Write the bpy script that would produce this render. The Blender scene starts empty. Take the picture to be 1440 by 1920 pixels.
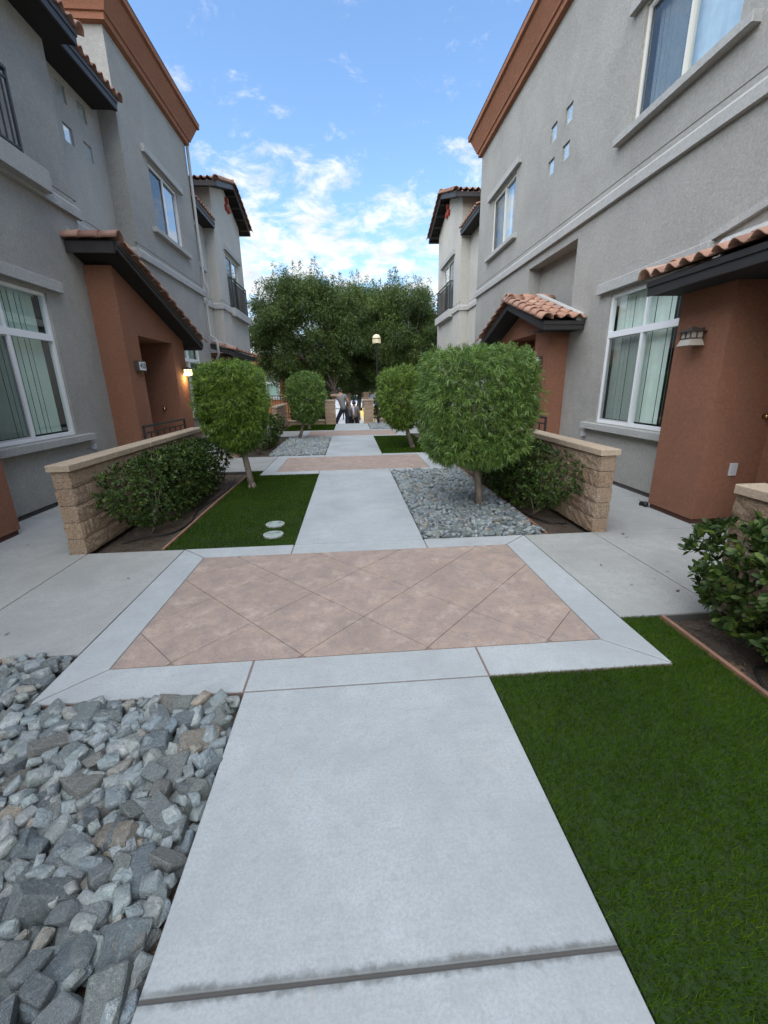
import bpy, bmesh, math, random
import numpy as np
from mathutils import Vector, Matrix
random.seed(7); np.random.seed(7)
R = math.radians
SC = bpy.context.scene
COL = SC.collection

# ------------------------------------------------------------------ camera
CAM_F, CAM_YAW, CAM_PITCH, CAM_ROLL, CAM_H = 790.26/1440.0, 0.0736275, 0.2921037, 0.0170467, 1.5
def make_camera():
    cy, sy, cp, sp = math.cos(CAM_YAW), math.sin(CAM_YAW), math.cos(CAM_PITCH), math.sin(CAM_PITCH)
    f = Vector((sy*cp, cy*cp, -sp)); r = Vector((cy, -sy, 0)); d = f.cross(r)
    c, s = math.cos(CAM_ROLL), math.sin(CAM_ROLL)
    r2 = c*r + s*d; d2 = -s*r + c*d
    m = Matrix((( r2.x, -d2.x, -f.x, 0), (r2.y, -d2.y, -f.y, 0), (r2.z, -d2.z, -f.z, CAM_H), (0, 0, 0, 1)))
    cd = bpy.data.cameras.new('camera'); cd.sensor_fit = 'HORIZONTAL'; cd.sensor_width = 36.0
    cd.lens = 36.0*CAM_F; cd.clip_start = 0.05; cd.clip_end = 3000
    o = bpy.data.objects.new('camera', cd); COL.objects.link(o); o.matrix_world = m
    SC.camera = o
make_camera()

# ------------------------------------------------------------------ sky, sun, exposure
SUN_EL, SUN_AZ = R(54), R(214)      # azimuth clockwise from +Y: behind the camera and to the left
def make_world():
    w = bpy.data.worlds.new('World'); SC.world = w; w.use_nodes = True
    nt = w.node_tree; n = nt.nodes; l = nt.links
    for x in list(n): n.remove(x)
    out = n.new('ShaderNodeOutputWorld'); bg = n.new('ShaderNodeBackground'); bg.inputs['Strength'].default_value = 0.067
    sky = n.new('ShaderNodeTexSky'); sky.sky_type = 'NISHITA'; sky.sun_disc = False
    sky.sun_elevation = SUN_EL; sky.sun_rotation = SUN_AZ; sky.air_density = 1.25; sky.dust_density = 0.6; sky.ozone_density = 2.2
    tc = n.new('ShaderNodeTexCoord'); sp = n.new('ShaderNodeSeparateXYZ'); l.new(tc.outputs['Generated'], sp.inputs[0])
    def M(op, a, b=None, c=None, clamp=False):
        m = n.new('ShaderNodeMath'); m.operation = op; m.use_clamp = clamp
        for i, v in enumerate((a, b, c)):
            if v is None: continue
            if isinstance(v, (int, float)): m.inputs[i].default_value = v
            else: l.new(v, m.inputs[i])
        return m.outputs[0]
    zc = M('MAXIMUM', sp.outputs['Z'], 0.0); den = M('ADD', zc, 0.22)
    u = M('DIVIDE', sp.outputs['X'], den); v = M('DIVIDE', sp.outputs['Y'], den)
    cb = n.new('ShaderNodeCombineXYZ'); l.new(u, cb.inputs[0]); l.new(v, cb.inputs[1]); cb.inputs[2].default_value = 9.2
    def noise(scale, detail, rough, dist, vec=cb.outputs[0]):
        t = n.new('ShaderNodeTexNoise'); t.inputs['Scale'].default_value = scale; t.inputs['Detail'].default_value = detail
        t.inputs['Roughness'].default_value = rough; t.inputs['Distortion'].default_value = dist; l.new(vec, t.inputs['Vector']); return t.outputs['Fac']
    big = noise(1.3, 3, 0.5, 0.3); mid = noise(6.2, 9, 0.66, 0.35); fine = noise(11.0, 8, 0.6, 0.2)
    # more cloud low over the horizon, thinning out overhead, all the way round
    cov = n.new('ShaderNodeMapRange'); l.new(zc, cov.inputs[0]); cov.inputs[1].default_value = 0.20; cov.inputs[2].default_value = 0.62
    cov.inputs[3].default_value = 0.17; cov.inputs[4].default_value = -0.17
    s = M('ADD', M('MULTIPLY', big, 0.40), M('ADD', M('MULTIPLY', mid, 1.30), M('MULTIPLY', fine, 0.30)))
    s = M('ADD', M('SUBTRACT', s, 0.335), cov.outputs[0])
    dens = n.new('ShaderNodeMapRange'); dens.interpolation_type = 'SMOOTHSTEP'; l.new(s, dens.inputs[0])
    dens.inputs[1].default_value = 0.63; dens.inputs[2].default_value = 0.96; dens.inputs[3].default_value = 0.0; dens.inputs[4].default_value = 0.93
    # cloud brightness: whiter where thick, with soft grey undersides
    sh = n.new('ShaderNodeMapRange'); l.new(noise(6.0, 6, 0.6, 0.1), sh.inputs[0]); sh.inputs[1].default_value = 0.3; sh.inputs[2].default_value = 0.7
    sh.inputs[3].default_value = 3.5; sh.inputs[4].default_value = 5.2
    ccol = n.new('ShaderNodeMix'); ccol.data_type = 'RGBA'; ccol.blend_type = 'MULTIPLY'; ccol.inputs[0].default_value = 1.0
    ccol.inputs[6].default_value = (0.97, 0.985, 1.0, 1); l.new(sh.outputs[0], ccol.inputs[7])
    # the blue itself
    tint = n.new('ShaderNodeMix'); tint.data_type = 'RGBA'; tint.blend_type = 'MULTIPLY'; tint.inputs[0].default_value = 1.0
    l.new(sky.outputs[0], tint.inputs[6]); tint.inputs[7].default_value = (0.84, 0.96, 1.07, 1)
    mx = n.new('ShaderNodeMix'); mx.data_type = 'RGBA'; l.new(dens.outputs[0], mx.inputs[0]); l.new(tint.outputs[2], mx.inputs[6]); l.new(ccol.outputs[2], mx.inputs[7])
    l.new(mx.outputs[2], bg.inputs['Color']); l.new(bg.outputs[0], out.inputs['Surface'])
make_world()
def make_sun():
    ld = bpy.data.lights.new('sun', 'SUN'); ld.energy = 1.5; ld.angle = R(104); ld.color = (1.0, 0.96, 0.87)
    o = bpy.data.objects.new('sun', ld); COL.objects.link(o)
    d = Vector((math.sin(SUN_AZ)*math.cos(SUN_EL), math.cos(SUN_AZ)*math.cos(SUN_EL), math.sin(SUN_EL)))
    o.rotation_euler = d.to_track_quat('Z', 'Y').to_euler(); o.location = d*60
make_sun()
vs = SC.view_settings; vs.view_transform = 'Standard'; vs.look = 'None'; vs.exposure = 1.95; vs.gamma = 1.0; vs.use_curve_mapping = False
SC.cycles.use_denoising = True
try: SC.cycles.denoiser = 'OPENIMAGEDENOISE'
except Exception: pass
SC.cycles.denoising_input_passes = 'RGB_ALBEDO_NORMAL'; SC.cycles.denoising_prefilter = 'NONE'
SC.cycles.max_bounces = 5; SC.cycles.diffuse_bounces = 3; SC.cycles.glossy_bounces = 3; SC.cycles.transparent_max_bounces = 8; SC.cycles.caustics_reflective = False; SC.cycles.caustics_refractive = False; SC.cycles.sample_clamp_indirect = 6

# ------------------------------------------------------------------ helpers
def wl(o):
    v = Vector((0, 0, 0))
    while o is not None: v = v + o.location; o = o.parent
    return v
def tag(o, label=None, cat=None, group=None, kind=None):
    if label: o['label'] = label
    if cat: o['category'] = cat
    if group: o['group'] = group
    if kind: o['kind'] = kind
    return o
def link(name, data, parent=None, loc=None):
    o = bpy.data.objects.new(name, data); COL.objects.link(o)
    loc = Vector(loc) if loc is not None else Vector((0, 0, 0))
    if parent is not None: o.parent = parent; o.location = loc - wl(parent)
    else: o.location = loc
    return o
def thing(name, label, cat, loc=(0, 0, 0), group=None, kind=None, parent=None):
    o = link(name, None, parent, loc); o.empty_display_size = 0.2
    return tag(o, label, cat, group, kind)
def mesh_from(name, v, f, mat, smooth=False, recenter=True):
    me = bpy.data.meshes.new(name)
    off = Vector((0, 0, 0))
    if recenter and len(v):
        a = np.asarray(v, dtype=float); lo = a.min(0); hi = a.max(0)
        off = Vector(((lo[0]+hi[0])/2, (lo[1]+hi[1])/2, lo[2])); v = (a - np.array(off)).tolist()
    me.from_pydata(v, [], f)
    if mat is not None:
        for m in (mat if isinstance(mat, (list, tuple)) else [mat]): me.materials.append(m)
    if smooth: me.polygons.foreach_set('use_smooth', [True]*len(me.polygons))
    me.update()
    return me, off
class MB:
    def __init__(s): s.v = []; s.f = []
    def add(s, v, f):
        b = len(s.v); s.v += [tuple(p) for p in v]; s.f += [tuple(i+b for i in q) for q in f]; return s
    def box(s, x0, x1, y0, y1, z0, z1):
        if x0 > x1: x0, x1 = x1, x0
        if y0 > y1: y0, y1 = y1, y0
        if z0 > z1: z0, z1 = z1, z0
        return s.add([(x0,y0,z0),(x1,y0,z0),(x1,y1,z0),(x0,y1,z0),(x0,y0,z1),(x1,y0,z1),(x1,y1,z1),(x0,y1,z1)],
                     [(3,2,1,0),(4,5,6,7),(0,1,5,4),(1,2,6,5),(2,3,7,6),(3,0,4,7)])
    def bbox(s, x0, x1, y0, y1, z0, z1, b=0.008):
        """box with chamfered vertical and top edges"""
        if x0 > x1: x0, x1 = x1, x0
        if y0 > y1: y0, y1 = y1, y0
        def ring(i, z): return [(x0+i,y0,z),(x1-i,y0,z),(x1,y0+i,z),(x1,y1-i,z),(x1-i,y1,z),(x0+i,y1,z),(x0,y1-i,z),(x0,y0+i,z)]
        def ring2(z): return [(x0+b,y0+b,z),(x1-b,y0+b,z),(x1-b,y0+b,z),(x1-b,y1-b,z),(x1-b,y1-b,z),(x0+b,y1-b,z),(x0+b,y1-b,z),(x0+b,y0+b,z)]
        v = ring(b, z0)+ring(b, z1-b); f = []
        for i in range(8): j = (i+1) % 8; f.append((i, j, 8+j, 8+i))
        v += [(x0+b,y0+b,z1),(x1-b,y0+b,z1),(x1-b,y1-b,z1),(x0+b,y1-b,z1)]
        f += [(16,17,18,19),(8,9,17,16),(9,10,17),(10,11,18,17),(11,12,18),(12,13,19,18),(13,14,19),(14,15,16,19),(15,8,16),tuple(range(7,-1,-1))]
        return s.add(v, f)
    def prism(s, poly, axis, a0, a1):
        """extrude a 2-D polygon along an axis: axis 'x' takes (y,z), 'y' takes (x,z), 'z' takes (x,y)"""
        def P(p, a): return (a, p[0], p[1]) if axis == 'x' else ((p[0], a, p[1]) if axis == 'y' else (p[0], p[1], a))
        n = len(poly); v = [P(p, a0) for p in poly]+[P(p, a1) for p in poly]
        f = [tuple(range(n-1, -1, -1)), tuple(range(n, 2*n))]
        for i in range(n): j = (i+1) % n; f.append((i, j, n+j, n+i))
        return s.add(v, f)
    def tube(s, pts, r, n=8, cap=True):
        pts = [Vector(p) for p in pts]; k = len(pts); rr = r if isinstance(r, (list, tuple)) else [r]*k
        b = len(s.v); up = None
        for i, p in enumerate(pts):
            d = (pts[min(i+1, k-1)]-pts[max(i-1, 0)]).normalized()
            if up is None: up = Vector((0, 0, 1)) if abs(d.z) < 0.9 else Vector((1, 0, 0))
            a = d.cross(up)
            if a.length < 1e-5: a = d.cross(Vector((0.3, 1, 0.2)))
            a.normalize(); c = a.cross(d).normalized(); up = c
            for j in range(n):
                t = 2*math.pi*j/n; q = p+(a*math.cos(t)+c*math.sin(t))*rr[i]; s.v.append(tuple(q))
        for i in range(k-1):
            for j in range(n):
                j2 = (j+1) % n; s.f.append((b+i*n+j, b+i*n+j2, b+(i+1)*n+j2, b+(i+1)*n+j))
        if cap: s.f.append(tuple(b+j for j in range(n-1, -1, -1))); s.f.append(tuple(b+(k-1)*n+j for j in range(n)))
        return s
    def lathe(s, prof, cx, cy, n=24):
        b = len(s.v)
        for (r, z) in prof:
            for j in range(n): t = 2*math.pi*j/n; s.v.append((cx+r*math.cos(t), cy+r*math.sin(t), z))
        for i in range(len(prof)-1):
            for j in range(n): j2 = (j+1) % n; s.f.append((b+i*n+j, b+i*n+j2, b+(i+1)*n+j2, b+(i+1)*n+j))
        return s
    def build(s, name, mat, parent=None, smooth=False):
        me, off = mesh_from(name, s.v, s.f, mat, smooth)
        bm = bmesh.new(); bm.from_mesh(me); bmesh.ops.recalc_face_normals(bm, faces=bm.faces); bm.to_mesh(me); bm.free()
        return link(name, me, parent, off)
def raw_mesh(name, v, f, mat):
    """large mesh of equal faces straight from arrays; f is an (n,k) array"""
    v = np.asarray(v, np.float32); f = np.asarray(f, np.int32); k = f.shape[1]
    me = bpy.data.meshes.new(name); me.vertices.add(len(v)); me.vertices.foreach_set('co', v.ravel())
    me.loops.add(f.size); me.loops.foreach_set('vertex_index', f.ravel())
    me.polygons.add(len(f)); me.polygons.foreach_set('loop_start', np.arange(0, f.size, k, dtype=np.int32))
    try: me.polygons.foreach_set('loop_total', np.full(len(f), k, np.int32))
    except Exception: pass
    me.materials.append(mat); me.update(calc_edges=True); me.validate(); return me
# ------------------------------------------------------------------ materials
class NT:
    def __init__(s, name):
        s.m = bpy.data.materials.new(name); s.m.use_nodes = True; s.t = s.m.node_tree; s.n = s.t.nodes; s.l = s.t.links
        for x in list(s.n): s.n.remove(x)
        s.out = s.n.new('ShaderNodeOutputMaterial'); s.p = s.n.new('ShaderNodeBsdfPrincipled'); s.l.new(s.p.outputs[0], s.out.inputs[0])
        s.geo = s.n.new('ShaderNodeNewGeometry'); s.pos = s.geo.outputs['Position']
    def set(s, k, v):
        i = s.p.inputs[k]
        if hasattr(v, 'is_output') or isinstance(v, bpy.types.NodeSocket): s.l.new(v, i)
        else: i.default_value = (*v, 1) if isinstance(v, tuple) and len(v) == 3 else v
        return s
    def put(s, sock, v):
        if isinstance(v, bpy.types.NodeSocket): s.l.new(v, sock)
        elif isinstance(v, tuple) and len(v) == 3 and sock.type == 'RGBA': sock.default_value = (*v, 1)
        else: sock.default_value = v
    def obj(s): return s.n.new('ShaderNodeTexCoord').outputs['Object']
    def noise(s, scale, detail=4, rough=0.55, vec=None, dist=0.0, mapscale=None):
        vec = vec if vec is not None else s.pos
        if mapscale: 
            mp = s.n.new('ShaderNodeMapping'); mp.inputs['Scale'].default_value = mapscale; s.l.new(vec, mp.inputs[0]); vec = mp.outputs[0]
        t = s.n.new('ShaderNodeTexNoise'); t.inputs['Scale'].default_value = scale; t.inputs['Detail'].default_value = detail
        t.inputs['Roughness'].default_value = rough; t.inputs['Distortion'].default_value = dist; s.l.new(vec, t.inputs['Vector']); return t.outputs['Fac']
    def rng(s, v, a, b, c=0.0, d=1.0, smooth=False):
        m = s.n.new('ShaderNodeMapRange'); s.put(m.inputs[0], v)
        if smooth: m.interpolation_type = 'SMOOTHSTEP'
        for i, x in enumerate((a, b, c, d)): m.inputs[i+1].default_value = x
        return m.outputs[0]
    def mix(s, fac, a, b, mode='MIX'):
        m = s.n.new('ShaderNodeMix'); m.data_type = 'RGBA'; m.blend_type = mode
        s.put(m.inputs[0], fac); s.put(m.inputs[6], a); s.put(m.inputs[7], b); return m.outputs[2]
    def math(s, op, a, b=0.0, clamp=False):
        m = s.n.new('ShaderNodeMath'); m.operation = op; m.use_clamp = clamp; s.put(m.inputs[0], a); s.put(m.inputs[1], b); return m.outputs[0]
    def ramp(s, fac, stops):
        r = s.n.new('ShaderNodeValToRGB'); s.put(r.inputs[0], fac); e = r.color_ramp.elements
        while len(e) < len(stops): e.new(0.5)
        for i, (p, c) in enumerate(stops): e[i].position = p; e[i].color = (*c, 1)
        return r.outputs[0]
    def rand(s):
        a = s.n.new('ShaderNodeObjectInfo').outputs['Random']; b = s.geo.outputs['Random Per Island']
        return s.math('FRACT', s.math('ADD', a, b))
    def bump(s, h, strength=0.3, dist=0.01, prev=None):
        b = s.n.new('ShaderNodeBump'); b.inputs['Strength'].default_value = strength; b.inputs['Distance'].default_value = dist
        s.l.new(h, b.inputs['Height'])
        if prev is not None: s.l.new(prev, b.inputs['Normal'])
        s.l.new(b.outputs[0], s.p.inputs['Normal']); return b.outputs[0]
    def xyz(s):
        q = s.n.new('ShaderNodeSeparateXYZ'); s.l.new(s.pos, q.inputs[0]); return q.outputs
def plain(name, col, rough=0.6, metal=0.0, var=0.0, spec=0.5, bump=None):
    t = NT(name)
    if var: t.set('Base Color', t.mix(t.rng(t.noise(7, 5), 0.3, 0.7), tuple(c*(1-var) for c in col), tuple(min(1, c*(1+var)) for c in col)))
    else: t.set('Base Color', col)
    t.set('Roughness', rough).set('Metallic', metal).set('Specular IOR Level', spec)
    if bump: t.bump(t.noise(bump[0], 4), bump[1], bump[2])
    return t.m
def stucco(name, col, var=0.16):
    t = NT(name)
    a = t.noise(0.9, 4, 0.6, dist=0.4); b = t.noise(6.0, 3, 0.6); g = t.noise(260, 1, 0.6)
    st = t.noise(3.0, 3, 0.6, mapscale=(1.0, 1.0, 0.22))
    c = t.mix(t.rng(a, 0.32, 0.68), tuple(x*(1-var) for x in col), tuple(x*(1+var) for x in col))
    c = t.mix(t.rng(b, 0.3, 0.72, 0, 0.45), c, tuple(x*(1+var*0.9) for x in col))
    c = t.mix(t.rng(st, 0.5, 0.8, 0, 0.22), c, tuple(x*0.72 for x in col))
    c = t.mix(t.rng(g, 0.35, 0.65, 0, 0.25), c, tuple(x*0.6 for x in col))
    c = t.mix(t.rng(t.noise(27, 3, 0.7, dist=0.3), 0.36, 0.66, 0.36, 0.0), c, tuple(x*0.6 for x in col))
    c = t.mix(t.rng(t.noise(42, 3, 0.7), 0.52, 0.72, 0, 0.42), c, tuple(min(1, x*1.45) for x in col))
    zz = t.xyz()[2]; c = t.mix(t.math('MULTIPLY', t.rng(zz, 0.05, 0.45, 0.35, 0.0), t.rng(t.noise(5, 5, 0.7), 0.35, 0.7)), c, tuple(x*0.5 for x in col))
    t.set('Base Color', c).set('Roughness', 0.95).set('Specular IOR Level', 0.2)
    n1 = t.bump(t.noise(9, 3, 0.6), 0.45, 0.016); t.bump(t.noise(45, 5, 0.8), 0.75, 0.012, n1)
    return t.m
def concrete(name, col, stain=0.0, warm=0.15, joint=None):
    t = NT(name); r = t.n.new('ShaderNodeObjectInfo').outputs['Random']
    a = t.noise(1.6, 4, 0.62, dist=0.3); b = t.noise(11, 4, 0.65); g = t.noise(330, 1, 0.7); broom = t.noise(60, 3, 0.6, mapscale=(0.05, 1.0, 1.0))
    c = t.mix(t.rng(a, 0.3, 0.7), tuple(x*0.76 for x in col), tuple(min(1, x*1.14) for x in col))
    c = t.mix(t.rng(b, 0.38, 0.68, 0, 0.45), c, tuple(x*0.74 for x in col))
    c = t.mix(t.rng(t.noise(2.3, 5, 0.6, dist=0.8), 0.60, 0.74, 0, warm), c, (col[0]*0.98, col[1]*0.83, col[2]*0.66))
    c = t.mix(t.rng(g, 0.42, 0.62, 0, 0.16), c, tuple(x*0.7 for x in col))
    c = t.mix(t.rng(broom, 0.3, 0.7, 0, 0.10), c, tuple(min(1, x*1.15) for x in col))
    c = t.mix(t.rng(t.noise(95, 4, 0.7), 0.38, 0.60, 0.5, 0.0), c, tuple(x*0.66 for x in col))
    c = t.mix(t.rng(t.noise(28, 5, 0.7, dist=0.4), 0.52, 0.72, 0.0, 0.5), c, tuple(x*0.66 for x in col))
    c = t.mix(t.rng(t.noise(4.4, 6, 0.7, dist=1.0), 0.63, 0.70, 0.0, 0.30), c, (col[0]*0.84, col[1]*0.70, col[2]*0.56))
    v = t.n.new('ShaderNodeTexVoronoi'); v.feature = 'F1'; v.inputs['Scale'].default_value = 2.1; t.l.new(t.pos, v.inputs['Vector'])
    spot = t.rng(v.outputs['Distance'], 0.035, 0.05, 0.5, 0.0)
    c = t.mix(t.math('MULTIPLY', spot, t.rng(t.noise(0.9, 2), 0.5, 0.6)), c, (0.34, 0.25, 0.17))
    c = t.mix(t.rng(r, 0, 1, 0, 0.16), c, tuple(x*0.8 for x in col))
    if stain:
        d = t.math('ABSOLUTE', t.math('ADD', t.math('SUBTRACT', t.xyz()[1], 0.722), t.math('MULTIPLY', t.math('SUBTRACT', t.noise(22, 5, 0.7), 0.5), 0.05)))
        k = t.math('MULTIPLY', t.rng(d, 0.004, 0.027, stain, 0.0, True), t.rng(t.noise(3.1, 4, 0.6), 0.25, 0.5, 0.55, 1.0))
        c = t.mix(k, c, (0.12, 0.125, 0.12))
    t.set('Base Color', c).set('Roughness', 0.88).set('Specular IOR Level', 0.3)
    n1 = t.bump(broom, 0.16, 0.003); t.bump(t.noise(70, 5, 0.75), 0.25, 0.005, n1)
    return t.m
def m_pink():
    t = NT('stamped_pink_concrete')
    a = t.noise(2.4, 7, 0.66, dist=0.9); b = t.noise(9, 6, 0.7, dist=0.5); e = t.noise(120, 3, 0.6)
    c = t.mix(t.rng(a, 0.32, 0.68), (0.325, 0.250, 0.206), (0.450, 0.342, 0.272))
    c = t.mix(t.rng(b, 0.40, 0.66, 0, 0.75), c, (0.250, 0.212, 0.198))
    c = t.mix(t.rng(t.noise(5, 5, 0.7), 0.54, 0.70, 0, 0.7), c, (0.54, 0.44, 0.36))
    c = t.mix(t.rng(e, 0.4, 0.62, 0, 0.4), c, (0.20, 0.145, 0.12)); c = t.mix(t.rng(t.noise(38, 4, 0.75), 0.52, 0.7, 0, 0.45), c, (0.20, 0.155, 0.135))
    t.set('Base Color', c).set('Roughness', 0.8).set('Specular IOR Level', 0.35)
    n1 = t.bump(b, 0.18, 0.01); t.bump(t.noise(70, 4), 0.2, 0.004, n1); return t.m
def m_rock():
    t = NT('quarry_stone'); o = t.obj(); r = t.rand(); q = t.n.new('ShaderNodeCombineXYZ'); t.l.new(t.math('MULTIPLY', r, 37.0), q.inputs[0])
    va = t.n.new('ShaderNodeVectorMath'); va.operation = 'ADD'; t.l.new(o, va.inputs[0]); t.l.new(q.outputs[0], va.inputs[1]); p = va.outputs[0]
    base = t.ramp(r, [(0.0, (0.20, 0.25, 0.28)), (0.2, (0.29, 0.34, 0.335)), (0.36, (0.16, 0.195, 0.215)), (0.52, (0.29, 0.315, 0.29)), (0.68, (0.22, 0.265, 0.265)), (0.84, (0.27, 0.305, 0.32)), (0.93, (0.27, 0.255, 0.215)), (1.0, (0.33, 0.28, 0.215))])
    n1 = t.noise(14, 6, 0.65, p, 0.7); n2 = t.noise(45, 3, 0.6, p, 0.4)
    c = t.mix(t.rng(n1, 0.48, 0.68, 0, 0.72), base, (0.44, 0.46, 0.44))
    c = t.mix(t.rng(t.noise(8, 5, 0.6, p, 1.1), 0.62, 0.76, 0, 0.4), c, (0.25, 0.19, 0.13))
    c = t.mix(t.rng(n2, 0.36, 0.56, 0.36, 0), c, (0.09, 0.10, 0.105))
    c = t.mix(t.rng(t.noise(5.5, 5, 0.55, p, 1.6), 0.69, 0.72, 0, 0.8), c, (0.62, 0.62, 0.60))
    t.set('Base Color', c).set('Roughness', 0.72).set('Specular IOR Level', 0.45)
    b1 = t.bump(t.noise(9, 6, 0.72, p, 0.5), 1.0, 0.03); t.bump(t.noise(60, 5, 0.65, p), 0.7, 0.008, b1); return t.m
def m_soil():
    t = NT('garden_soil'); a = t.noise(5, 7, 0.7); b = t.noise(60, 6, 0.7)
    c = t.mix(t.rng(a, 0.3, 0.7), (0.075, 0.056, 0.042), (0.155, 0.125, 0.095)); c = t.mix(t.rng(b, 0.4, 0.66, 0, 0.6), c, (0.04, 0.03, 0.024))
    c = t.mix(t.rng(t.noise(130, 3), 0.66, 0.7), c, (0.3, 0.27, 0.22))
    t.set('Base Color', c).set('Roughness', 1.0).set('Specular IOR Level', 0.1); n1 = t.bump(a, 0.5, 0.03); t.bump(b, 0.8, 0.012, n1); return t.m
def leafmat(name, stops, rough=0.5, trans=0.25, scale=1.3, spec=0.4, amount=0.5):
    t = NT(name); r = t.geo.outputs['Random Per Island']; oi = t.n.new('ShaderNodeObjectInfo').outputs['Random']
    rr = t.math('FRACT', t.math('ADD', r, oi)); k = t.rng(t.noise(scale, 3, 0.6), 0.3, 0.7)
    f = t.math('ADD', t.math('MULTIPLY', rr, 1-amount), t.math('MULTIPLY', k, amount), True)
    c = t.ramp(f, stops); t.set('Base Color', c).set('Roughness', rough).set('Specular IOR Level', spec)
    tr = t.n.new('ShaderNodeBsdfTranslucent'); t.l.new(t.mix(0.5, c, t.mix(1.0, c, (1.4, 1.5, 0.6), 'MULTIPLY')), tr.inputs['Color'])
    mx = t.n.new('ShaderNodeMixShader'); mx.inputs[0].default_value = trans; t.l.new(t.p.outputs[0], mx.inputs[1]); t.l.new(tr.outputs[0], mx.inputs[2]); t.l.new(mx.outputs[0], t.out.inputs[0])
    return t.m
def m_bark():
    t = NT('bark'); a = t.noise(18, 6, 0.7, mapscale=(1, 1, 0.25)); c = t.mix(t.rng(a, 0.3, 0.7), (0.10, 0.078, 0.058), (0.30, 0.25, 0.20))
    t.set('Base Color', c).set('Roughness', 0.9).set('Specular IOR Level', 0.2); t.bump(a, 0.8, 0.015); return t.m
def m_block():
    t = NT('split_face_block'); o = t.obj(); r = t.n.new('ShaderNodeObjectInfo').outputs['Random']
    q = t.n.new('ShaderNodeCombineXYZ'); t.l.new(t.math('MULTIPLY', r, 23.0), q.inputs[0]); va = t.n.new('ShaderNodeVectorMath'); t.l.new(o, va.inputs[0]); t.l.new(q.outputs[0], va.inputs[1]); p = va.outputs[0]
    base = t.ramp(r, [(0.0, (0.43, 0.30, 0.20)), (0.5, (0.52, 0.375, 0.25)), (1.0, (0.46, 0.34, 0.24))])
    a = t.noise(26, 6, 0.75, p, 0.5); b = t.noise(75, 5, 0.7, p)
    c = t.mix(t.rng(a, 0.5, 0.7, 0, 0.6), base, (0.52, 0.44, 0.35)); c = t.mix(t.rng(b, 0.36, 0.56, 0.75, 0), c, (0.14, 0.10, 0.075))
    c = t.mix(t.rng(t.noise(6, 5, 0.7), 0.60, 0.72, 0, 0.6), c, (0.62, 0.59, 0.55))
    t.set('Base Color', c).set('Roughness', 0.95).set('Specular IOR Level', 0.15); n1 = t.bump(a, 1.0, 0.03); t.bump(b, 0.9, 0.010, n1); return t.m
def m_glass(name='window_glass', tint=(0.88, 0.96, 0.93), refl=0.03):
    t = NT(name); t.n.remove(t.p); tr = t.n.new('ShaderNodeBsdfTransparent'); tr.inputs[0].default_value = (*tint, 1); g = t.n.new('ShaderNodeBsdfGlossy'); g.inputs['Roughness'].default_value = 0.015; g.inputs[0].default_value = (0.95, 0.98, 1, 1)
    fr = t.n.new('ShaderNodeLayerWeight'); mx = t.n.new('ShaderNodeMixShader')
    f2 = t.math('ADD', t.math('MULTIPLY', t.math('POWER', fr.outputs['Facing'], 3.2), 0.95), refl*1.6, True)
    t.l.new(f2, mx.inputs[0]); t.l.new(tr.outputs[0], mx.inputs[1]); t.l.new(g.outputs[0], mx.inputs[2]); t.l.new(mx.outputs[0], t.out.inputs[0]); return t.m
def m_screen():
    t = NT('insect_screen'); tr = t.n.new('ShaderNodeBsdfTransparent'); t.set('Base Color', (0.03, 0.033, 0.036)).set('Roughness', 0.9); mx = t.n.new('ShaderNodeMixShader'); mx.inputs[0].default_value = 0.36
    t.l.new(tr.outputs[0], mx.inputs[1]); t.l.new(t.p.outputs[0], mx.inputs[2]); t.l.new(mx.outputs[0], t.out.inputs[0]); return t.m
def m_tile():
    t = NT('terracotta_tile'); r = t.rand(); o = t.obj()
    c = t.ramp(r, [(0.0, (0.33, 0.175, 0.12)), (0.35, (0.41, 0.225, 0.155)), (0.6, (0.37, 0.225, 0.165)), (0.8, (0.26, 0.145, 0.105)), (1.0, (0.46, 0.29, 0.215))])
    c = t.mix(t.rng(t.noise(9, 5, 0.7), 0.5, 0.75, 0, 0.5), c, (0.50, 0.38, 0.30)); c = t.mix(t.rng(t.noise(30, 4), 0.3, 0.5, 0.35, 0), c, (0.16, 0.08, 0.055))
    t.set('Base Color', c).set('Roughness', 0.85).set('Specular IOR Level', 0.25); t.bump(t.noise(60, 4), 0.3, 0.004); return t.m
def emit(name, col, s, base=(0.8, 0.75, 0.6)):
    t = NT(name); t.set('Base Color', base).set('Roughness', 0.5).set('Emission Color', col).set('Emission Strength', s); return t.m
G = {}
G['stucco_gray'] = stucco('stucco_taupe_gray', (0.37, 0.36, 0.328))
G['stucco_light'] = stucco('stucco_light_gray', (0.46, 0.45, 0.41))
G['stucco_cream'] = stucco('stucco_pale_cream', (0.53, 0.505, 0.45), 0.12)
G['stucco_brown'] = stucco('stucco_russet', (0.268, 0.126, 0.078), 0.10)
G['cornice'] = stucco('cornice_russet', (0.325, 0.145, 0.085), 0.08)
G['trim'] = stucco('trim_pale_gray', (0.44, 0.438, 0.415), 0.10)
G['trim_cream'] = stucco('trim_cream', (0.50, 0.49, 0.46), 0.10)
G['fascia'] = plain('fascia_dark_brown', (0.026, 0.023, 0.023), 0.55, var=0.15)
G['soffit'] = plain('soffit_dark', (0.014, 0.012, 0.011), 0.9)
G['white'] = plain('white_vinyl', (0.80, 0.81, 0.82), 0.4)
G['cream_frame'] = plain('cream_vinyl', (0.70, 0.68, 0.60), 0.45)
G['glass'] = m_glass(); G['glass_sky'] = m_glass('upper_glass', (0.82, 0.90, 0.93), 0.10); G['screen'] = m_screen()
G['blind'] = plain('blind_slats', (0.86, 0.90, 0.84), 0.55, var=0.05); G['blind_top'] = plain('curtain_pale', (0.74, 0.80, 0.82), 0.8, var=0.08)
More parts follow.
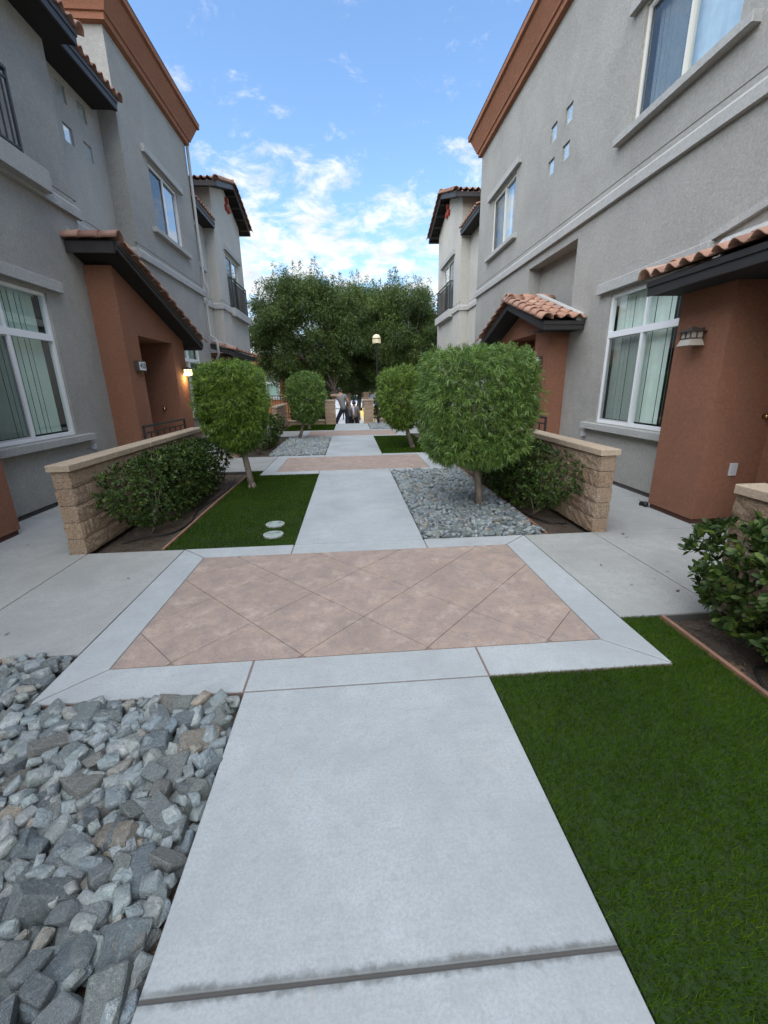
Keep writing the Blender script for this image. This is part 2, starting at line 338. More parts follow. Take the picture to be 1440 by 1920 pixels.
G['blind_l'] = plain('blind_slats_green', (0.60, 0.70, 0.62), 0.55, var=0.05); G['room'] = plain('dark_room', (0.09, 0.09, 0.09), 0.9)
G['path'] = concrete('path_concrete', (0.415, 0.445, 0.452), 0.85, 0.22); G['apron'] = concrete('apron_concrete', (0.375, 0.382, 0.362), 0, 0.30)
G['border'] = concrete('border_concrete', (0.425, 0.452, 0.455), 0, 0.18)
G['joint'] = plain('joint_filler', (0.10, 0.095, 0.09), 0.95); G['pink'] = m_pink(); G['pink_joint'] = plain('stamped_groove', (0.21, 0.155, 0.13), 0.95)
G['rock'] = m_rock(); G['soil'] = m_soil(); G['bark'] = m_bark(); G['block'] = m_block(); G['cap'] = stucco('cap_stone', (0.46, 0.365, 0.265), 0.2)
G['turf'] = leafmat('turf_blades', [(0.0, (0.018, 0.043, 0.001)), (0.5, (0.041, 0.090, 0.002)), (0.85, (0.072, 0.132, 0.005)), (1.0, (0.13, 0.16, 0.015))], 0.85, 0.12, 2.0, 0.08, 0.4)
G['turf_base'] = plain('turf_backing', (0.014, 0.034, 0.002), 0.9, var=0.2)
G['fern'] = leafmat('fern_pine_leaf', [(0.0, (0.032, 0.070, 0.014)), (0.4, (0.095, 0.175, 0.034)), (0.75, (0.175, 0.275, 0.055)), (1.0, (0.31, 0.40, 0.11))], 0.40, 0.16, 9.0, 0.5, 0.62)
G['fern2'] = leafmat('fern_pine_leaf_yellow', [(0.0, (0.032, 0.070, 0.010)), (0.4, (0.098, 0.175, 0.021)), (0.75, (0.185, 0.28, 0.036)), (1.0, (0.31, 0.38, 0.07))], 0.42, 0.16, 9.0, 0.45, 0.62)
G['haw'] = leafmat('hawthorn_leaf', [(0.0, (0.014, 0.030, 0.007)), (0.5, (0.035, 0.066, 0.013)), (0.8, (0.078, 0.115, 0.020)), (1.0, (0.19, 0.19, 0.04))], 0.45, 0.12, 9.0, 0.25, 0.4)
G['tree'] = leafmat('tree_leaf', [(0.0, (0.022, 0.038, 0.008)), (0.45, (0.052, 0.085, 0.018)), (0.8, (0.105, 0.155, 0.030)), (1.0, (0.18, 0.225, 0.05))], 0.5, 0.2, 0.8, 0.35, 0.5)
G['iron'] = plain('black_iron', (0.018, 0.017, 0.017), 0.45, 0.3); G['rail'] = plain('dark_bronze_rail', (0.035, 0.03, 0.029), 0.45, 0.2)
G['tile'] = m_tile(); G['bronze'] = plain('lamp_bronze', (0.10, 0.085, 0.075), 0.45, 0.6, var=0.2); G['lamp_off'] = plain('frosted_glass', (0.40, 0.36, 0.30), 0.35, var=0.05)
G['lamp_on'] = emit('lit_frosted_glass', (1.0, 0.78, 0.34), 0.9); G['brass'] = plain('brass', (0.72, 0.55, 0.28), 0.25, 1.0)
G['sign_face'] = plain('sign_white', (0.72, 0.73, 0.76), 0.5); G['digit'] = plain('digit_dark', (0.05, 0.05, 0.055), 0.6)
G['gblock'] = m_glass('glass_block', (0.97, 1.0, 1.0), 0.03); G['gblock_in'] = plain('glass_block_core', (0.86, 0.94, 0.96), 0.12, var=0.18, bump=(30, 1.0, 0.05))
G['pipe'] = plain('downspout_gray', (0.33, 0.325, 0.30), 0.6); G['red'] = plain('red_clay', (0.34, 0.055, 0.04), 0.8, var=0.2)
G['bender'] = plain('bender_board', (0.25, 0.135, 0.085), 0.85, var=0.25); G['black'] = plain('black_poly', (0.012, 0.012, 0.012), 0.5)
G['lid'] = plain('valve_lid', (0.26, 0.31, 0.27), 0.6, var=0.4); G['globe'] = plain('globe_cream', (0.78, 0.68, 0.44), 0.3); G['globe_low'] = plain('globe_pale', (0.62, 0.56, 0.44), 0.35)
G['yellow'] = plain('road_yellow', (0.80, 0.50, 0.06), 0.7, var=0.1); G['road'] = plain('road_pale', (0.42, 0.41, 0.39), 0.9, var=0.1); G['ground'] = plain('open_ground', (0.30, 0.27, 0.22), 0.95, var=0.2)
G['pale'] = plain('sun_toned_concrete', (0.55, 0.54, 0.51), 0.85, var=0.05)  # sunlight beyond the gate is put into this lighter concrete colour
G['orange'] = stucco('stucco_orange', (0.56, 0.235, 0.105), 0.08); G['tan'] = stucco('stucco_tan', (0.45, 0.35, 0.25), 0.1); G['pillar_far'] = stucco('pillar_pale_pink', (0.66, 0.45, 0.33), 0.15)
G['skin'] = plain('skin', (0.36, 0.20, 0.13), 0.55); G['hair'] = plain('dark_hair', (0.012, 0.010, 0.009), 0.6); G['shirt'] = plain('gray_cloth', (0.20, 0.20, 0.195), 0.9, var=0.1); G['shirt2'] = plain('gray_cloth_dark', (0.155, 0.155, 0.16), 0.9, var=0.1)
G['jeans'] = plain('dark_jeans', (0.020, 0.026, 0.038), 0.9, var=0.2); G['trouser'] = plain('black_cloth', (0.012, 0.012, 0.014), 0.9); G['shoe'] = plain('tan_shoe', (0.25, 0.15, 0.10), 0.7); G['towel'] = plain('white_cloth', (0.72, 0.73, 0.78), 0.9)
G['carw'] = plain('silver_paint', (0.55, 0.57, 0.60), 0.3, 0.3); G['carb'] = plain('slate_paint', (0.09, 0.11, 0.13), 0.3, 0.3); G['tyre'] = plain('tyre', (0.015, 0.015, 0.015), 0.9); G['carglass'] = plain('car_glass', (0.03, 0.04, 0.045), 0.08); G['chip'] = plain('bark_chips', (0.11, 0.07, 0.045), 0.95, var=0.4); G['plastic'] = plain('gray_plastic', (0.45, 0.45, 0.46), 0.5)
# ------------------------------------------------------------------ ground and hard landscape
PX0, PX1 = -0.605, 0.69            # walk edges
DM = 5.67                          # module along the walk
def inset(poly, d):
    n = len(poly); out = []
    A = sum(poly[i][0]*poly[(i+1) % n][1]-poly[(i+1) % n][0]*poly[i][1] for i in range(n))
    if A < 0: poly = poly[::-1]
    for i in range(n):
        p0, p1, p2 = Vector(poly[i-1]), Vector(poly[i]), Vector(poly[(i+1) % n])
        a = (p1-p0).normalized(); b = (p2-p1).normalized(); na = Vector((-a.y, a.x)); nb = Vector((-b.y, b.x))
        k = 1+na.dot(nb); q = p1+(na+nb)*(d/max(k, 0.2)); out.append((q.x, q.y))
    return out
def slab(name, poly, z0, z1, mat, parent, gap=0.0055, ch=0.003):
    a = inset(poly, gap); b = inset(a, ch); n = len(a)
    v = [(x, y, z0) for x, y in a]+[(x, y, z1-ch) for x, y in a]+[(x, y, z1) for x, y in b]
    f = [tuple(range(2*n, 3*n)), tuple(range(n-1, -1, -1))]
    for k in (0, n):
        for i in range(n): j = (i+1) % n; f.append((k+i, k+j, k+n+j, k+n+i))
    m = MB(); m.add(v, f); return m.build(name, mat, parent)
def rect(x0, x1, y0, y1): return [(x0, y0), (x1, y0), (x1, y1), (x0, y1)]
g = MB().box(-900, 900, 21, 1500, -1.3, -1.0).box(-900, 900, -900, 21, -1.3, -1.0).build('ground', G['ground']); tag(g, 'open sandy ground around and beyond the courtyard', 'ground', kind='structure')
t = MB().box(-2.6, 2.6, -25, 17.9, -1.0, -0.06).box(-30, -2.6, -25, 21, -1.0, -0.06).box(2.6, 30, -25, 21, -1.0, -0.06).build('terrace', G['soil']); tag(t, 'bare brown planting soil of the raised courtyard', 'soil', kind='structure')

# centre walk: one slab object per poured panel, over a recessed joint bed
def walk(y0, y1, joints, label):
    root = MB().box(PX0+0.004, PX1-0.004, y0+0.002, y1-0.002, -0.1, -0.008).build('path', G['joint']); tag(root, label, 'path', kind='structure')
    ys = [y0]+joints+[y1]
    for a, b in zip(ys[:-1], ys[1:]): slab('slab', rect(PX0, PX1, a, b), -0.1, 0.0, G['path'], root)
    return root
walk(-4.0, 1.865, [-2.85, -1.65, -0.43, 0.72], 'pale concrete walk between the large loose stones and the near turf')
walk(3.975, 7.535, [5.16, 6.34], 'pale concrete walk between the turf with valve lids and the stone bed')
walk(9.645, 13.205, [10.8, 12.0], 'pale concrete walk between the second stone bed and the square of turf')
walk(15.315, 17.9, [16.6], 'short concrete walk leading to the gate pillars')

def clip(poly, x0, x1, y0, y1):
    def cut(P, ins, cross):
        o = []
        for i in range(len(P)):
            a, b = P[i-1], P[i]
            if ins(b):
                if not ins(a): o.append(cross(a, b))
                o.append(b)
            elif ins(a): o.append(cross(a, b))
        return o
    for ax, val, sg in ((0, x0, 1), (0, x1, -1), (1, y0, 1), (1, y1, -1)):
        def cr(a, b, ax=ax, val=val):
            k = (val-a[ax])/(b[ax]-a[ax]); return tuple(a[i]+(b[i]-a[i])*k for i in range(2))
        poly = cut(poly, lambda p, ax=ax, val=val, sg=sg: (p[ax]-val)*sg >= -1e-9, cr)
        if not poly: return []
    o = []
    for p in poly:
        if not o or (abs(p[0]-o[-1][0])+abs(p[1]-o[-1][1])) > 1e-4: o.append(p)
    if len(o) > 1 and abs(o[0][0]-o[-1][0])+abs(o[0][1]-o[-1][1]) < 1e-4: o.pop()
    return o
def area(P): return abs(sum(P[i-1][0]*P[i][1]-P[i][0]*P[i-1][1] for i in range(len(P))))/2
IX0, IX1, OX0, OX1 = -1.40, 1.465, -1.66, 1.735
def patio(D, label):
    a, b, c, d = 2.13+D, 3.735+D, 1.865+D, 3.975+D
    root = MB().box(OX0+0.004, OX1-0.004, c+0.002, d-0.002, -0.1, -0.008).build('patio', G['pink_joint']); tag(root, label, 'patio', kind='structure')
    P = [[(OX0,c),(PX0,c),(PX0,a),(IX0,a)], rect(PX0,PX1,c,a), [(PX1,c),(OX1,c),(IX1,a),(PX1,a)],
         [(OX1,c),(OX1,d),(IX1,b),(IX1,a)], [(OX0,c),(IX0,a),(IX0,b),(OX0,d)],
         [(IX0,b),(PX0,b),(PX0,d),(OX0,d)], rect(PX0,PX1,b,d), [(PX1,b),(IX1,b),(OX1,d),(PX1,d)]]
    for p in P: slab('border_slab', p, -0.1, 0.0, G['border'], root)
    w, h = 0.3715, 0.3875
    for i in range(-6, 7):
        for j in range(-4, 5):
            if (i+j) % 2: continue
            cx, cy = 0.037+w*i, 2.93+D+h*j
            p = clip([(cx-w, cy), (cx, cy-h), (cx+w, cy), (cx, cy+h)], IX0, IX1, a, b)
            if len(p) > 2 and area(p) > 0.002: slab('stamped_tile', p, -0.1, -0.001, G['pink'], root, 0.0022, 0.0015)
patio(0, 'pink stamped concrete patio of diamonds beside the large loose stones')
patio(DM, 'pink stamped concrete patio between the turf and the second stone bed')
patio(2*DM, 'pink stamped concrete patio before the gate')

def aprons(D, sfx):
    a, d = 2.29+D, 3.975+D
    r = MB().box(-4.04, OX0-0.004, a+0.005, d, -0.1, -0.016).build('walkway', G['joint']); tag(r, 'gray concrete entry walk on the side of the left townhouse, '+sfx, 'walkway', kind='structure')
    slab('slab', rect(-2.565, OX0, a, d), -0.1, -0.002, G['apron'], r); slab('slab', rect(-4.03, -2.565, a, d), -0.1, -0.002, G['apron'], r)
    y = d
    while y < 7.9+D: slab('slab', rect(-4.03, -2.73, y, min(y+1.31, 7.96+D)), -0.1, -0.002, G['apron'], r); y += 1.31
    a = 2.355+D
    r = MB().box(OX1+0.004, 3.955, a+0.005, d, -0.1, -0.016).build('walkway', G['joint']); tag(r, 'gray concrete entry walk on the side of the right townhouse, '+sfx, 'walkway', kind='structure')
    slab('slab', rect(OX1, 2.47, a, d), -0.1, -0.002, G['apron'], r); slab('slab', rect(2.47, 3.95, a, d), -0.1, -0.002, G['apron'], r)
    y = d
    while y < 7.9+D: slab('slab', rect(2.63, 3.95, y, min(y+1.31, 8.02+D)), -0.1, -0.002, G['apron'], r); y += 1.31
aprons(0, 'beside the first pink patio'); aprons(DM, 'beside the middle pink patio'); aprons(2*DM, 'beside the pink patio at the gate')
r = MB().box(2.63, 3.955, -6, 2.35, -0.1, -0.016).build('walkway', G['joint']); tag(r, 'gray concrete walk behind the block wall with the glossy bush', 'walkway', kind='structure')
for k in range(6): slab('slab', rect(2.63, 3.95, 2.355-(k+1)*1.31, 2.355-k*1.31), -0.1, -0.002, G['apron'], r)

# bender-board edging between turf or stones and soil
def edging(x, y0, y1, label):
    m = MB(); n = max(2, int((y1-y0)/0.35)); pts = []
    for i in range(n+1):
        y = y0+(y1-y0)*i/n; pts.append((x+0.006*math.sin(y*2.3+x), y))
    for (xa, ya), (xb, yb) in zip(pts[:-1], pts[1:]):
        m.add([(xa-0.012,ya,-0.09),(xa+0.012,ya,-0.09),(xb+0.012,yb,-0.09),(xb-0.012,yb,-0.09),(xa-0.012,ya,0.012),(xa+0.012,ya,0.012),(xb+0.012,yb,0.012),(xb-0.012,yb,0.012)],
              [(4,5,6,7),(0,4,7,3),(1,2,6,5)]+([(0,1,5,4)] if ya == y0 else [])+([(2,3,7,6)] if yb == y1 else []))
    o = m.build('edging_board', G['bender']); tag(o, label, 'edging', 'edging boards along the beds')
edging(2.005, -1.0, 2.33, 'thin brown edging board between near turf and glossy bush')
edging(-1.875, 3.99, 7.93, 'thin edging board between turf with valve lids and hedge soil')
edging(1.985, 3.99, 8.0, 'thin brown edging board between stone bed and right hedge')
edging(-2.07, -0.6, 2.27, 'thin edging board along the bed of large loose stones')

# ---- stones: angular broken quarry rock
def stone_proto(i):
    rs = np.random.RandomState(100+i); bm = bmesh.new()
    ax = np.array([1.0, 0.58+0.26*rs.rand(), 0.46+0.22*rs.rand()]); sk = rs.uniform(-0.25, 0.25, 2)
    for cx in (-1, 1):
        for cy in (-1, 1):
            for cz in (-1, 1):
                v = np.array([cx, cy, cz])*(0.62+0.42*rs.rand(3)); v[0] += sk[0]*v[1]; v[1] += sk[1]*v[2]; bm.verts.new(Vector(v*ax*0.5))
    for _ in range(3+rs.randint(5)):
        v = rs.normal(size=3); v /= np.abs(v).max(); bm.verts.new(Vector(v*ax*0.5*(0.85+0.2*rs.rand())))
    r = bmesh.ops.convex_hull(bm, input=bm.verts)
    bmesh.ops.delete(bm, geom=[g for g in bm.verts if not g.link_faces], context='VERTS')
    bmesh.ops.dissolve_limit(bm, angle_limit=R(7), verts=bm.verts, edges=bm.edges)
    bmesh.ops.bevel(bm, geom=list(bm.edges), offset=0.035, segments=1, affect='EDGES', clamp_overlap=True)
    bmesh.ops.triangulate(bm, faces=bm.faces)
    me = bpy.data.meshes.new('stone'); bm.to_mesh(me); bm.free(); me.materials.append(G['rock']); return me
STONES = [stone_proto(i) for i in range(26)]
STONE_V = []
for me in STONES:
    v = np.empty(len(me.vertices)*3, np.float32); me.vertices.foreach_get('co', v)
    fc = np.array([list(p.vertices) for p in me.polygons], np.int32); STONE_V.append((v.reshape(-1, 3), fc))
def scatter(regions, sizes, seed, layers):
    """dart throwing: list of (x,y,z,size,rot) with little overlap in each layer"""
    rs = random.Random(seed); out = []
    for (zc, dens, k) in layers:
        pts = []; grid = {}; cell = 0.22
        for (x0, x1, y0, y1) in regions:
            n = int((x1-x0)*(y1-y0)*dens)
            for q in range(n):
                s = (sizes[1]+(sizes[0]-sizes[1])*(q/n)**0.55)*k*rs.uniform(0.88, 1.12); x = rs.uniform(x0+s*0.40, x1-s*0.40); y = rs.uniform(y0+s*0.40, y1-s*0.40)
                gx, gy = int(math.floor(x/cell)), int(math.floor(y/cell)); ok = True
                for a in (-1, 0, 1):
                    for b in (-1, 0, 1):
                        for (px, py, ps) in grid.get((gx+a, gy+b), ()):
                            if (px-x)**2+(py-y)**2 < (0.355*(ps+s))**2: ok = False; break
                        if not ok: break
                    if not ok: break
                if ok: grid.setdefault((gx, gy), []).append((x, y, s)); pts.append((x, y, zc+rs.uniform(-0.012, 0.016), s, (rs.gauss(0, 0.28), rs.gauss(0, 0.28), rs.uniform(0, 6.283))))
        out += pts
    return out
def rock_bed(regions, sizes, seed, layers, label, nobj, base):
    m = MB()
    for (x0, x1, y0, y1) in regions: m.box(x0, x1, y0, y1, -0.16, -0.058)
    root = m.build('rock_bed', G['soil']); tag(root, label, 'rock bed', kind='structure')
    P = scatter(regions, sizes, seed, layers); P.sort(key=lambda p: -p[3]/math.sqrt(p[0]**2+p[1]**2+2.2) if p[2] > base else 0)
    rs = random.Random(seed+1); V = []; F = []; nv = 0
    for i, (x, y, z, s, rot) in enumerate(P):
        k = rs.randrange(len(STONES))
        if i < nobj:
            o = link('stone', STONES[k], root, (x, y, z)); o.rotation_euler = rot; o.scale = (s, s, s)
        else:
            from mathutils import Euler
            M3 = np.array(Euler(rot).to_matrix()); v, f = STONE_V[k]
            V.append((v*s)@M3.T+np.array([x, y, z])); F.append(f+nv); nv += len(v)
    if V:
        me = raw_mesh('stones', np.concatenate(V), np.concatenate(F), G['rock']); o = link('stones', me, root, (0, 0, 0)); o['kind'] = 'stuff'
    return len(P)
rock_bed([(-2.05, PX0, -0.35, 1.862), (-2.05, OX0-0.01, 1.862, 2.285)], (0.068, 0.178, 0.13), 5, [(-0.055, 5000, 0.9), (-0.022, 12000, 1.0), (0.008, 900, 0.6)], 'bed of large loose blue gray broken stones', 300, -0.03)
rock_bed([(PX1, 1.97, 3.98, 7.53), (OX1+0.01, 1.97, 7.53, 8.0)], (0.05, 0.135, 0.09), 15, [(-0.05, 2500, 0.9), (-0.012, 7000, 1.0), (0.018, 700, 0.7)], 'bed of smaller gray stones around the largest round tree', 300, -0.03)
rock_bed([(-1.9, PX0, 9.65, 13.2)], (0.055, 0.13, 0.09), 25, [(-0.02, 4500, 1.0), (0.012, 600, 0.7)], 'bed of gray stones beyond the second patio', 0, -0.03)
rock_bed([(PX1, 2.4, 15.32, 17.78)], (0.055, 0.13, 0.09), 35, [(-0.02, 4500, 1.0), (0.012, 600, 0.7)], 'bed of gray stones around the globe lamp post', 0, -0.03)

# ---- synthetic turf
def turf(regions, dens, hgt, wid, label, seed):
    rs = np.random.RandomState(seed); m = MB(); V = []; 
    for (x0, x1, y0, y1) in regions:
        n = int((x1-x0)*(y1-y0)*dens); x = rs.uniform(x0-0.008, x1+0.002, n); y = rs.uniform(y0-0.004, y1+0.01, n)
        h = hgt*(0.7+0.6*rs.rand(n)); a = rs.uniform(0, 6.283, n); le = hgt*(0.25+0.9*rs.rand(n)); la = rs.uniform(0, 6.283, n)
        tx = np.cos(la)*le*0.8+hgt*0.25; ty = np.sin(la)*le*0.8-hgt*0.3; dx = np.cos(a)*wid/2; dy = np.sin(a)*wid/2; z = np.full(n, -0.012)
        V.append(np.stack([np.stack([x-dx, y-dy, z], 1), np.stack([x+dx, y+dy, z], 1), np.stack([x+tx, y+ty, z+h], 1)], 1).reshape(-1, 3))
        m.box(x0, x1, y0, y1, -0.07, -0.012)
    root = m.build('turf', G['turf_base']); tag(root, label, 'turf', kind='structure')
    v = np.concatenate(V); me = raw_mesh('grass', v, np.arange(len(v)).reshape(-1, 3), G['turf']); o = link('grass', me, root, (0, 0, 0)); o['kind'] = 'stuff'
turf([(PX1+0.005, 1.99, -0.4, 1.86), (OX1+0.005, 1.99, 1.86, 2.345)], 30000, 0.022, 0.0026, 'dark green synthetic turf in front of the glossy bush', 1)
turf([(-1.86, PX0-0.005, 3.98, 7.53), (-1.86, OX0-0.005, 7.53, 7.95)], 12000, 0.022, 0.0042, 'green synthetic turf with two round valve lids', 2)
turf([(PX1+0.005, 1.95, 9.65, 13.2), (OX1+0.005, 1.95, 13.2, 13.66)], 5000, 0.022, 0.007, 'green synthetic turf under the smaller right hand round tree', 3)
turf([(-2.4, PX0-0.005, 15.32, 17.78)], 4000, 0.022, 0.009, 'small green turf patch before the left gate pillar', 4)
def valve(x, y, label):
    root = thing('valve_lid', label, 'valve lid', (x, y, 0.0), 'round valve lids in the turf')
    MB().lathe([(0.001, 0.012), (0.085, 0.012), (0.092, 0.010), (0.094, 0.0), (0.094, -0.04)], x, y, 28).build('lid', G['lid'], root, False)
    MB().lathe([(0.094, 0.0), (0.094, 0.009), (0.104, 0.008), (0.106, -0.04)], x, y, 28).build('rim', G['plastic'], root, False)
    MB().box(x+0.03, x+0.06, y+0.03, y+0.04, 0.012, 0.014).build('slot', G['black'], root)
valve(-0.905, 4.655, 'pale round valve lid farther from the pink patio'); valve(-0.865, 4.30, 'mottled round valve lid closer to the pink patio')

# bark chips and dead leaves on the soil
def litter(regions, n, label, seed):
    rs = np.random.RandomState(seed); V = []; 
    for (x0, x1, y0, y1) in regions:
        c = np.stack([rs.uniform(x0, x1, n), rs.uniform(y0, y1, n), np.full(n, -0.052)], 1); a = rs.uniform(0, 6.28, n); L = rs.uniform(0.008, 0.03, n); w = L*rs.uniform(0.2, 0.6, n)
        d = np.stack([np.cos(a), np.sin(a), rs.uniform(-.2, .2, n)], 1)*L[:, None]; e = np.stack([-np.sin(a), np.cos(a), rs.uniform(-.3, .3, n)], 1)*w[:, None]
        V.append(np.stack([c-d, c+e, c+d, c-e], 1).reshape(-1, 3))
    v = np.concatenate(V); o = link('leaf_litter', raw_mesh('leaf_litter', v, np.arange(len(v)).reshape(-1, 4), G['chip'])); tag(o, label, 'litter', kind='stuff')
litter([(2.02, 2.44, -0.5, 2.34), (2.0, 2.44, 4.0, 7.8), (-2.54, -1.89, 4.0, 7.8), (-2.5, -2.08, -.3, 2.28)], 500, 'dry leaf bits and bark chips scattered on the bare soil', 9)
# drip lines
def drip(pts, label):
    P = []
    for i in range(len(pts)-1):
        p0, p1, p2, p3 = [Vector(pts[max(0, min(len(pts)-1, i+k))]) for k in (-1, 0, 1, 2)]
        for j in range(8):
            u = j/8; P.append(0.5*((2*p1)+(p2-p0)*u+(2*p0-5*p1+4*p2-p3)*u*u+(3*p1-p0-3*p2+p3)*u**3))
    P.append(Vector(pts[-1])); o = MB().tube(P, 0.0085, 6).build('drip_hose', G['black'], None, True); tag(o, label, 'hose', 'black irrigation hoses')
drip([(2.42, 0.6, -0.05), (2.16, 1.05, -0.03), (2.07, 1.55, -0.045), (2.12, 1.76, -0.01), (2.24, 1.84, -0.045), (2.4, 1.8, -0.05)], 'black irrigation hose looping on soil under the glossy bush')
drip([(-2.45, 4.35, -0.05), (-2.25, 4.5, -0.03), (-2.05, 4.62, -0.045), (-1.97, 5.0, -0.04), (-2.06, 5.6, -0.05), (-2.0, 6.6, -0.05), (-2.1, 7.6, -0.05)], 'black irrigation hose on soil below the left hedge')
drip([(2.42, 4.4, -0.05), (2.2, 4.45, -0.03), (2.1, 4.8, -0.045), (2.06, 5.3, -0.04), (2.12, 6.2, -0.05), (2.08, 7.4, -0.05)], 'black irrigation hose on soil below the right hedge')

# ---- split-face block walls
def block_proto(i, L, W, H):
    """a block with rough broken faces: coarse grid on the long and end faces pushed in and out"""
    rs = np.random.RandomState(300+i); bm = bmesh.new(); bmesh.ops.create_cube(bm, size=1.0)
    for v in bm.verts: v.co = Vector((v.co.x*W, v.co.y*L, (v.co.z+0.5)*H))
    ed = [e for e in bm.edges if abs((e.verts[0].co-e.verts[1].co).y) > L*0.5]; bmesh.ops.subdivide_edges(bm, edges=ed, cuts=5, use_grid_fill=True)
    ed = [e for e in bm.edges if abs((e.verts[0].co-e.verts[1].co).z) > H*0.5]; bmesh.ops.subdivide_edges(bm, edges=ed, cuts=3, use_grid_fill=True)
    for v in bm.verts:
        edge = v.co.z < 1e-4 or v.co.z > H-1e-4
        if abs(abs(v.co.x)-W/2) < 1e-4: v.co.x += math.copysign(1, v.co.x)*((-0.006 if edge else 0.0)+(-0.005 if abs(abs(v.co.y)-L/2) < 1e-4 else 0)+rs.uniform(-0.005, 0.006))
        if abs(abs(v.co.y)-L/2) < 1e-4: v.co.y += math.copysign(1, v.co.y)*((-0.003 if not edge else -0.005)+(rs.uniform(-0.006, 0.001) if L < 0.2 else 0))
        if edge: v.co.z += (0.0035 if v.co.z < 1e-4 else -0.0035)
        else: v.co.z += rs.uniform(-0.008, 0.008); v.co.y += rs.uniform(-0.006, 0.006) if abs(abs(v.co.y)-L/2) > 0.01 else 0
    me = bpy.data.meshes.new('block'); bm.to_mesh(me); bm.free(); me.materials.append(G['block']); return me
BL, BW, BH = 0.405, 0.165, 0.163
BLK = [block_proto(i, BL, BW, BH) for i in range(6)]; BLKH = [block_proto(20+i, BL/2, BW, BH) for i in range(4)]; BLKE = [block_proto(40+i, BW, BL/2, BH) for i in range(3)]
def cap_mesh(L, W, H):
    m = MB().bbox(-W/2, W/2, -L/2+0.0015, L/2-0.0015, 0, H, 0.006); me, _ = mesh_from('cap', m.v, m.f, G['cap'], recenter=False); return me
CAPM = cap_mesh(0.405, 0.205, 0.058)
def block_wall(xc, y0, y1, label, group=None, z0=-0.012):
    rs = random.Random(int(abs(xc*100)+y0*10)); root = thing('block_wall', label, 'wall', (xc, (y0+y1)/2, z0), group)
    n = round((y1-y0)/BL); MB().box(xc-BW/2+0.016, xc+BW/2-0.016, y0+0.012, y0+n*BL-0.012, z0, z0+5*BH).build('mortar_core', G['joint'], root)
    for c in range(5):
        z = z0+c*BH; off = 0 if c % 2 == 0 else BL/2; y = y0
        if off: link('block', rs.choice(BLKH), root, (xc, y+BL/4, z)); y += BL/2
        while y+BL <= y0+n*BL+1e-4:
            o = link('block', rs.choice(BLK), root, (xc, y+BL/2, z)); o.rotation_euler = (0, 0, rs.choice((0, math.pi))); y += BL
        if y < y0+n*BL-0.1: link('block', rs.choice(BLKH), root, (xc, y+BL/4, z))
    for k in range(n+1):
        if k == n and (y0-0.02+(k+1)*0.405) > y0+n*BL+0.2: continue
        o = link('cap', CAPM, root, (xc+rs.uniform(-.002, .002), y0-0.025+(k+0.5)*0.4075, z0+5*BH))
block_wall(-2.635, 3.955, 7.6, 'tan split block wall behind the left hedge, beside turf with valve lids')
block_wall(2.535, 3.955, 7.6, 'tan split block wall behind the hedge of the stone bed')
block_wall(2.535, -1.6, 2.42, 'tan split block wall behind the glossy bush')
block_wall(-2.635, 9.65, 13.3, 'tan split block wall along the second stone bed'); block_wall(2.535, 9.65, 13.3, 'tan split block wall behind the smaller right hand round tree')
block_wall(-2.635, 15.3, 17.75, 'short tan split block wall by the turf near the gate')

# ---- gate pillars, steps, low walls with iron fence
def pillar(x0, x1, y0, y1, zt, label):
    root = thing('gate_pillar', label, 'pillar', ((x0+x1)/2, (y0+y1)/2, -0.07)); rs = random.Random(int(x0*77)); W, L = x1-x0, y1-y0
    for k in range(7):
        z = -0.07+k*BH
        if z+BH > zt-0.05: break
        me = block_proto(60+k, L, W, BH); link('block', me, root, ((x0+x1)/2, (y0+y1)/2, z))
    link('cap', cap_mesh(L+0.05, W+0.05, 0.06), root, ((x0+x1)/2, (y0+y1)/2, z))
pillar(-1.03, -0.61, 17.72, 18.08, 1.06, 'brown block gate pillar with the man leaning on it'); pillar(0.545, 0.945, 17.72, 18.08, 1.06, 'brown block gate pillar beside the globe lamp post')
root = MB().box(-0.62, 0.56, 17.903, 17.95, -1.0, -0.02).build('stair', G['path']); tag(root, 'concrete steps going down through the gate', 'stairs', kind='structure')
for k in range(6): MB().box(-0.605, 0.54, 17.955+0.3*k, 18.25+0.3*k, -1.0, -0.15*(k+1)).build('step', G['path'], root)
def fence(x0, x1, y, label):
    root = thing('iron_fence', label, 'fence', ((x0+x1)/2, y, 0)); MB().box(x0, x1, y-0.01, y+0.01, 0.92, 0.95).build('rail', G['iron'], root); MB().box(x0, x1, y-0.01, y+0.01, 0.29, 0.315).build('rail', G['iron'], root)
    n = int((x1-x0)/0.115)
    me, off = mesh_from('picket', MB().box(-0.008, 0.008, -0.008, 0.008, 0.315, 0.92).v, MB().box(-0.008, 0.008, -0.008, 0.008, 0.315, 0.92).f, G['iron'], recenter=False)
    for i in range(n): link('picket', me, root, (x0+0.06+i*(x1-x0-0.08)/max(1, n-1), y, 0))
for (x0, x1, lb) in ((-2.7, -1.06, 'low block wall left of the gate, carrying an iron fence'), (0.975, 2.7, 'low block wall behind the globe lamp, carrying an iron fence')):
    root = thing('low_wall', lb, 'wall', ((x0+x1)/2, 17.9, -0.06)); n = 4; w = (x1-x0)/n
    for i in range(n):
        me = block_proto(80+i, 0.16, w-0.004, BH+0.02); link('block', me, root, (x0+w*(i+0.5), 17.9, -0.06))
    for i in range(n): link('cap', cap_mesh(0.22, w-0.002, 0.06), root, (x0+w*(i+0.5), 17.9, -0.06+BH+0.02))
fence(-2.7, -1.06, 17.9, 'black iron picket fence on the low wall beside the leaning man'); fence(0.975, 2.7, 17.9, 'black iron picket fence behind the globe lamp post')
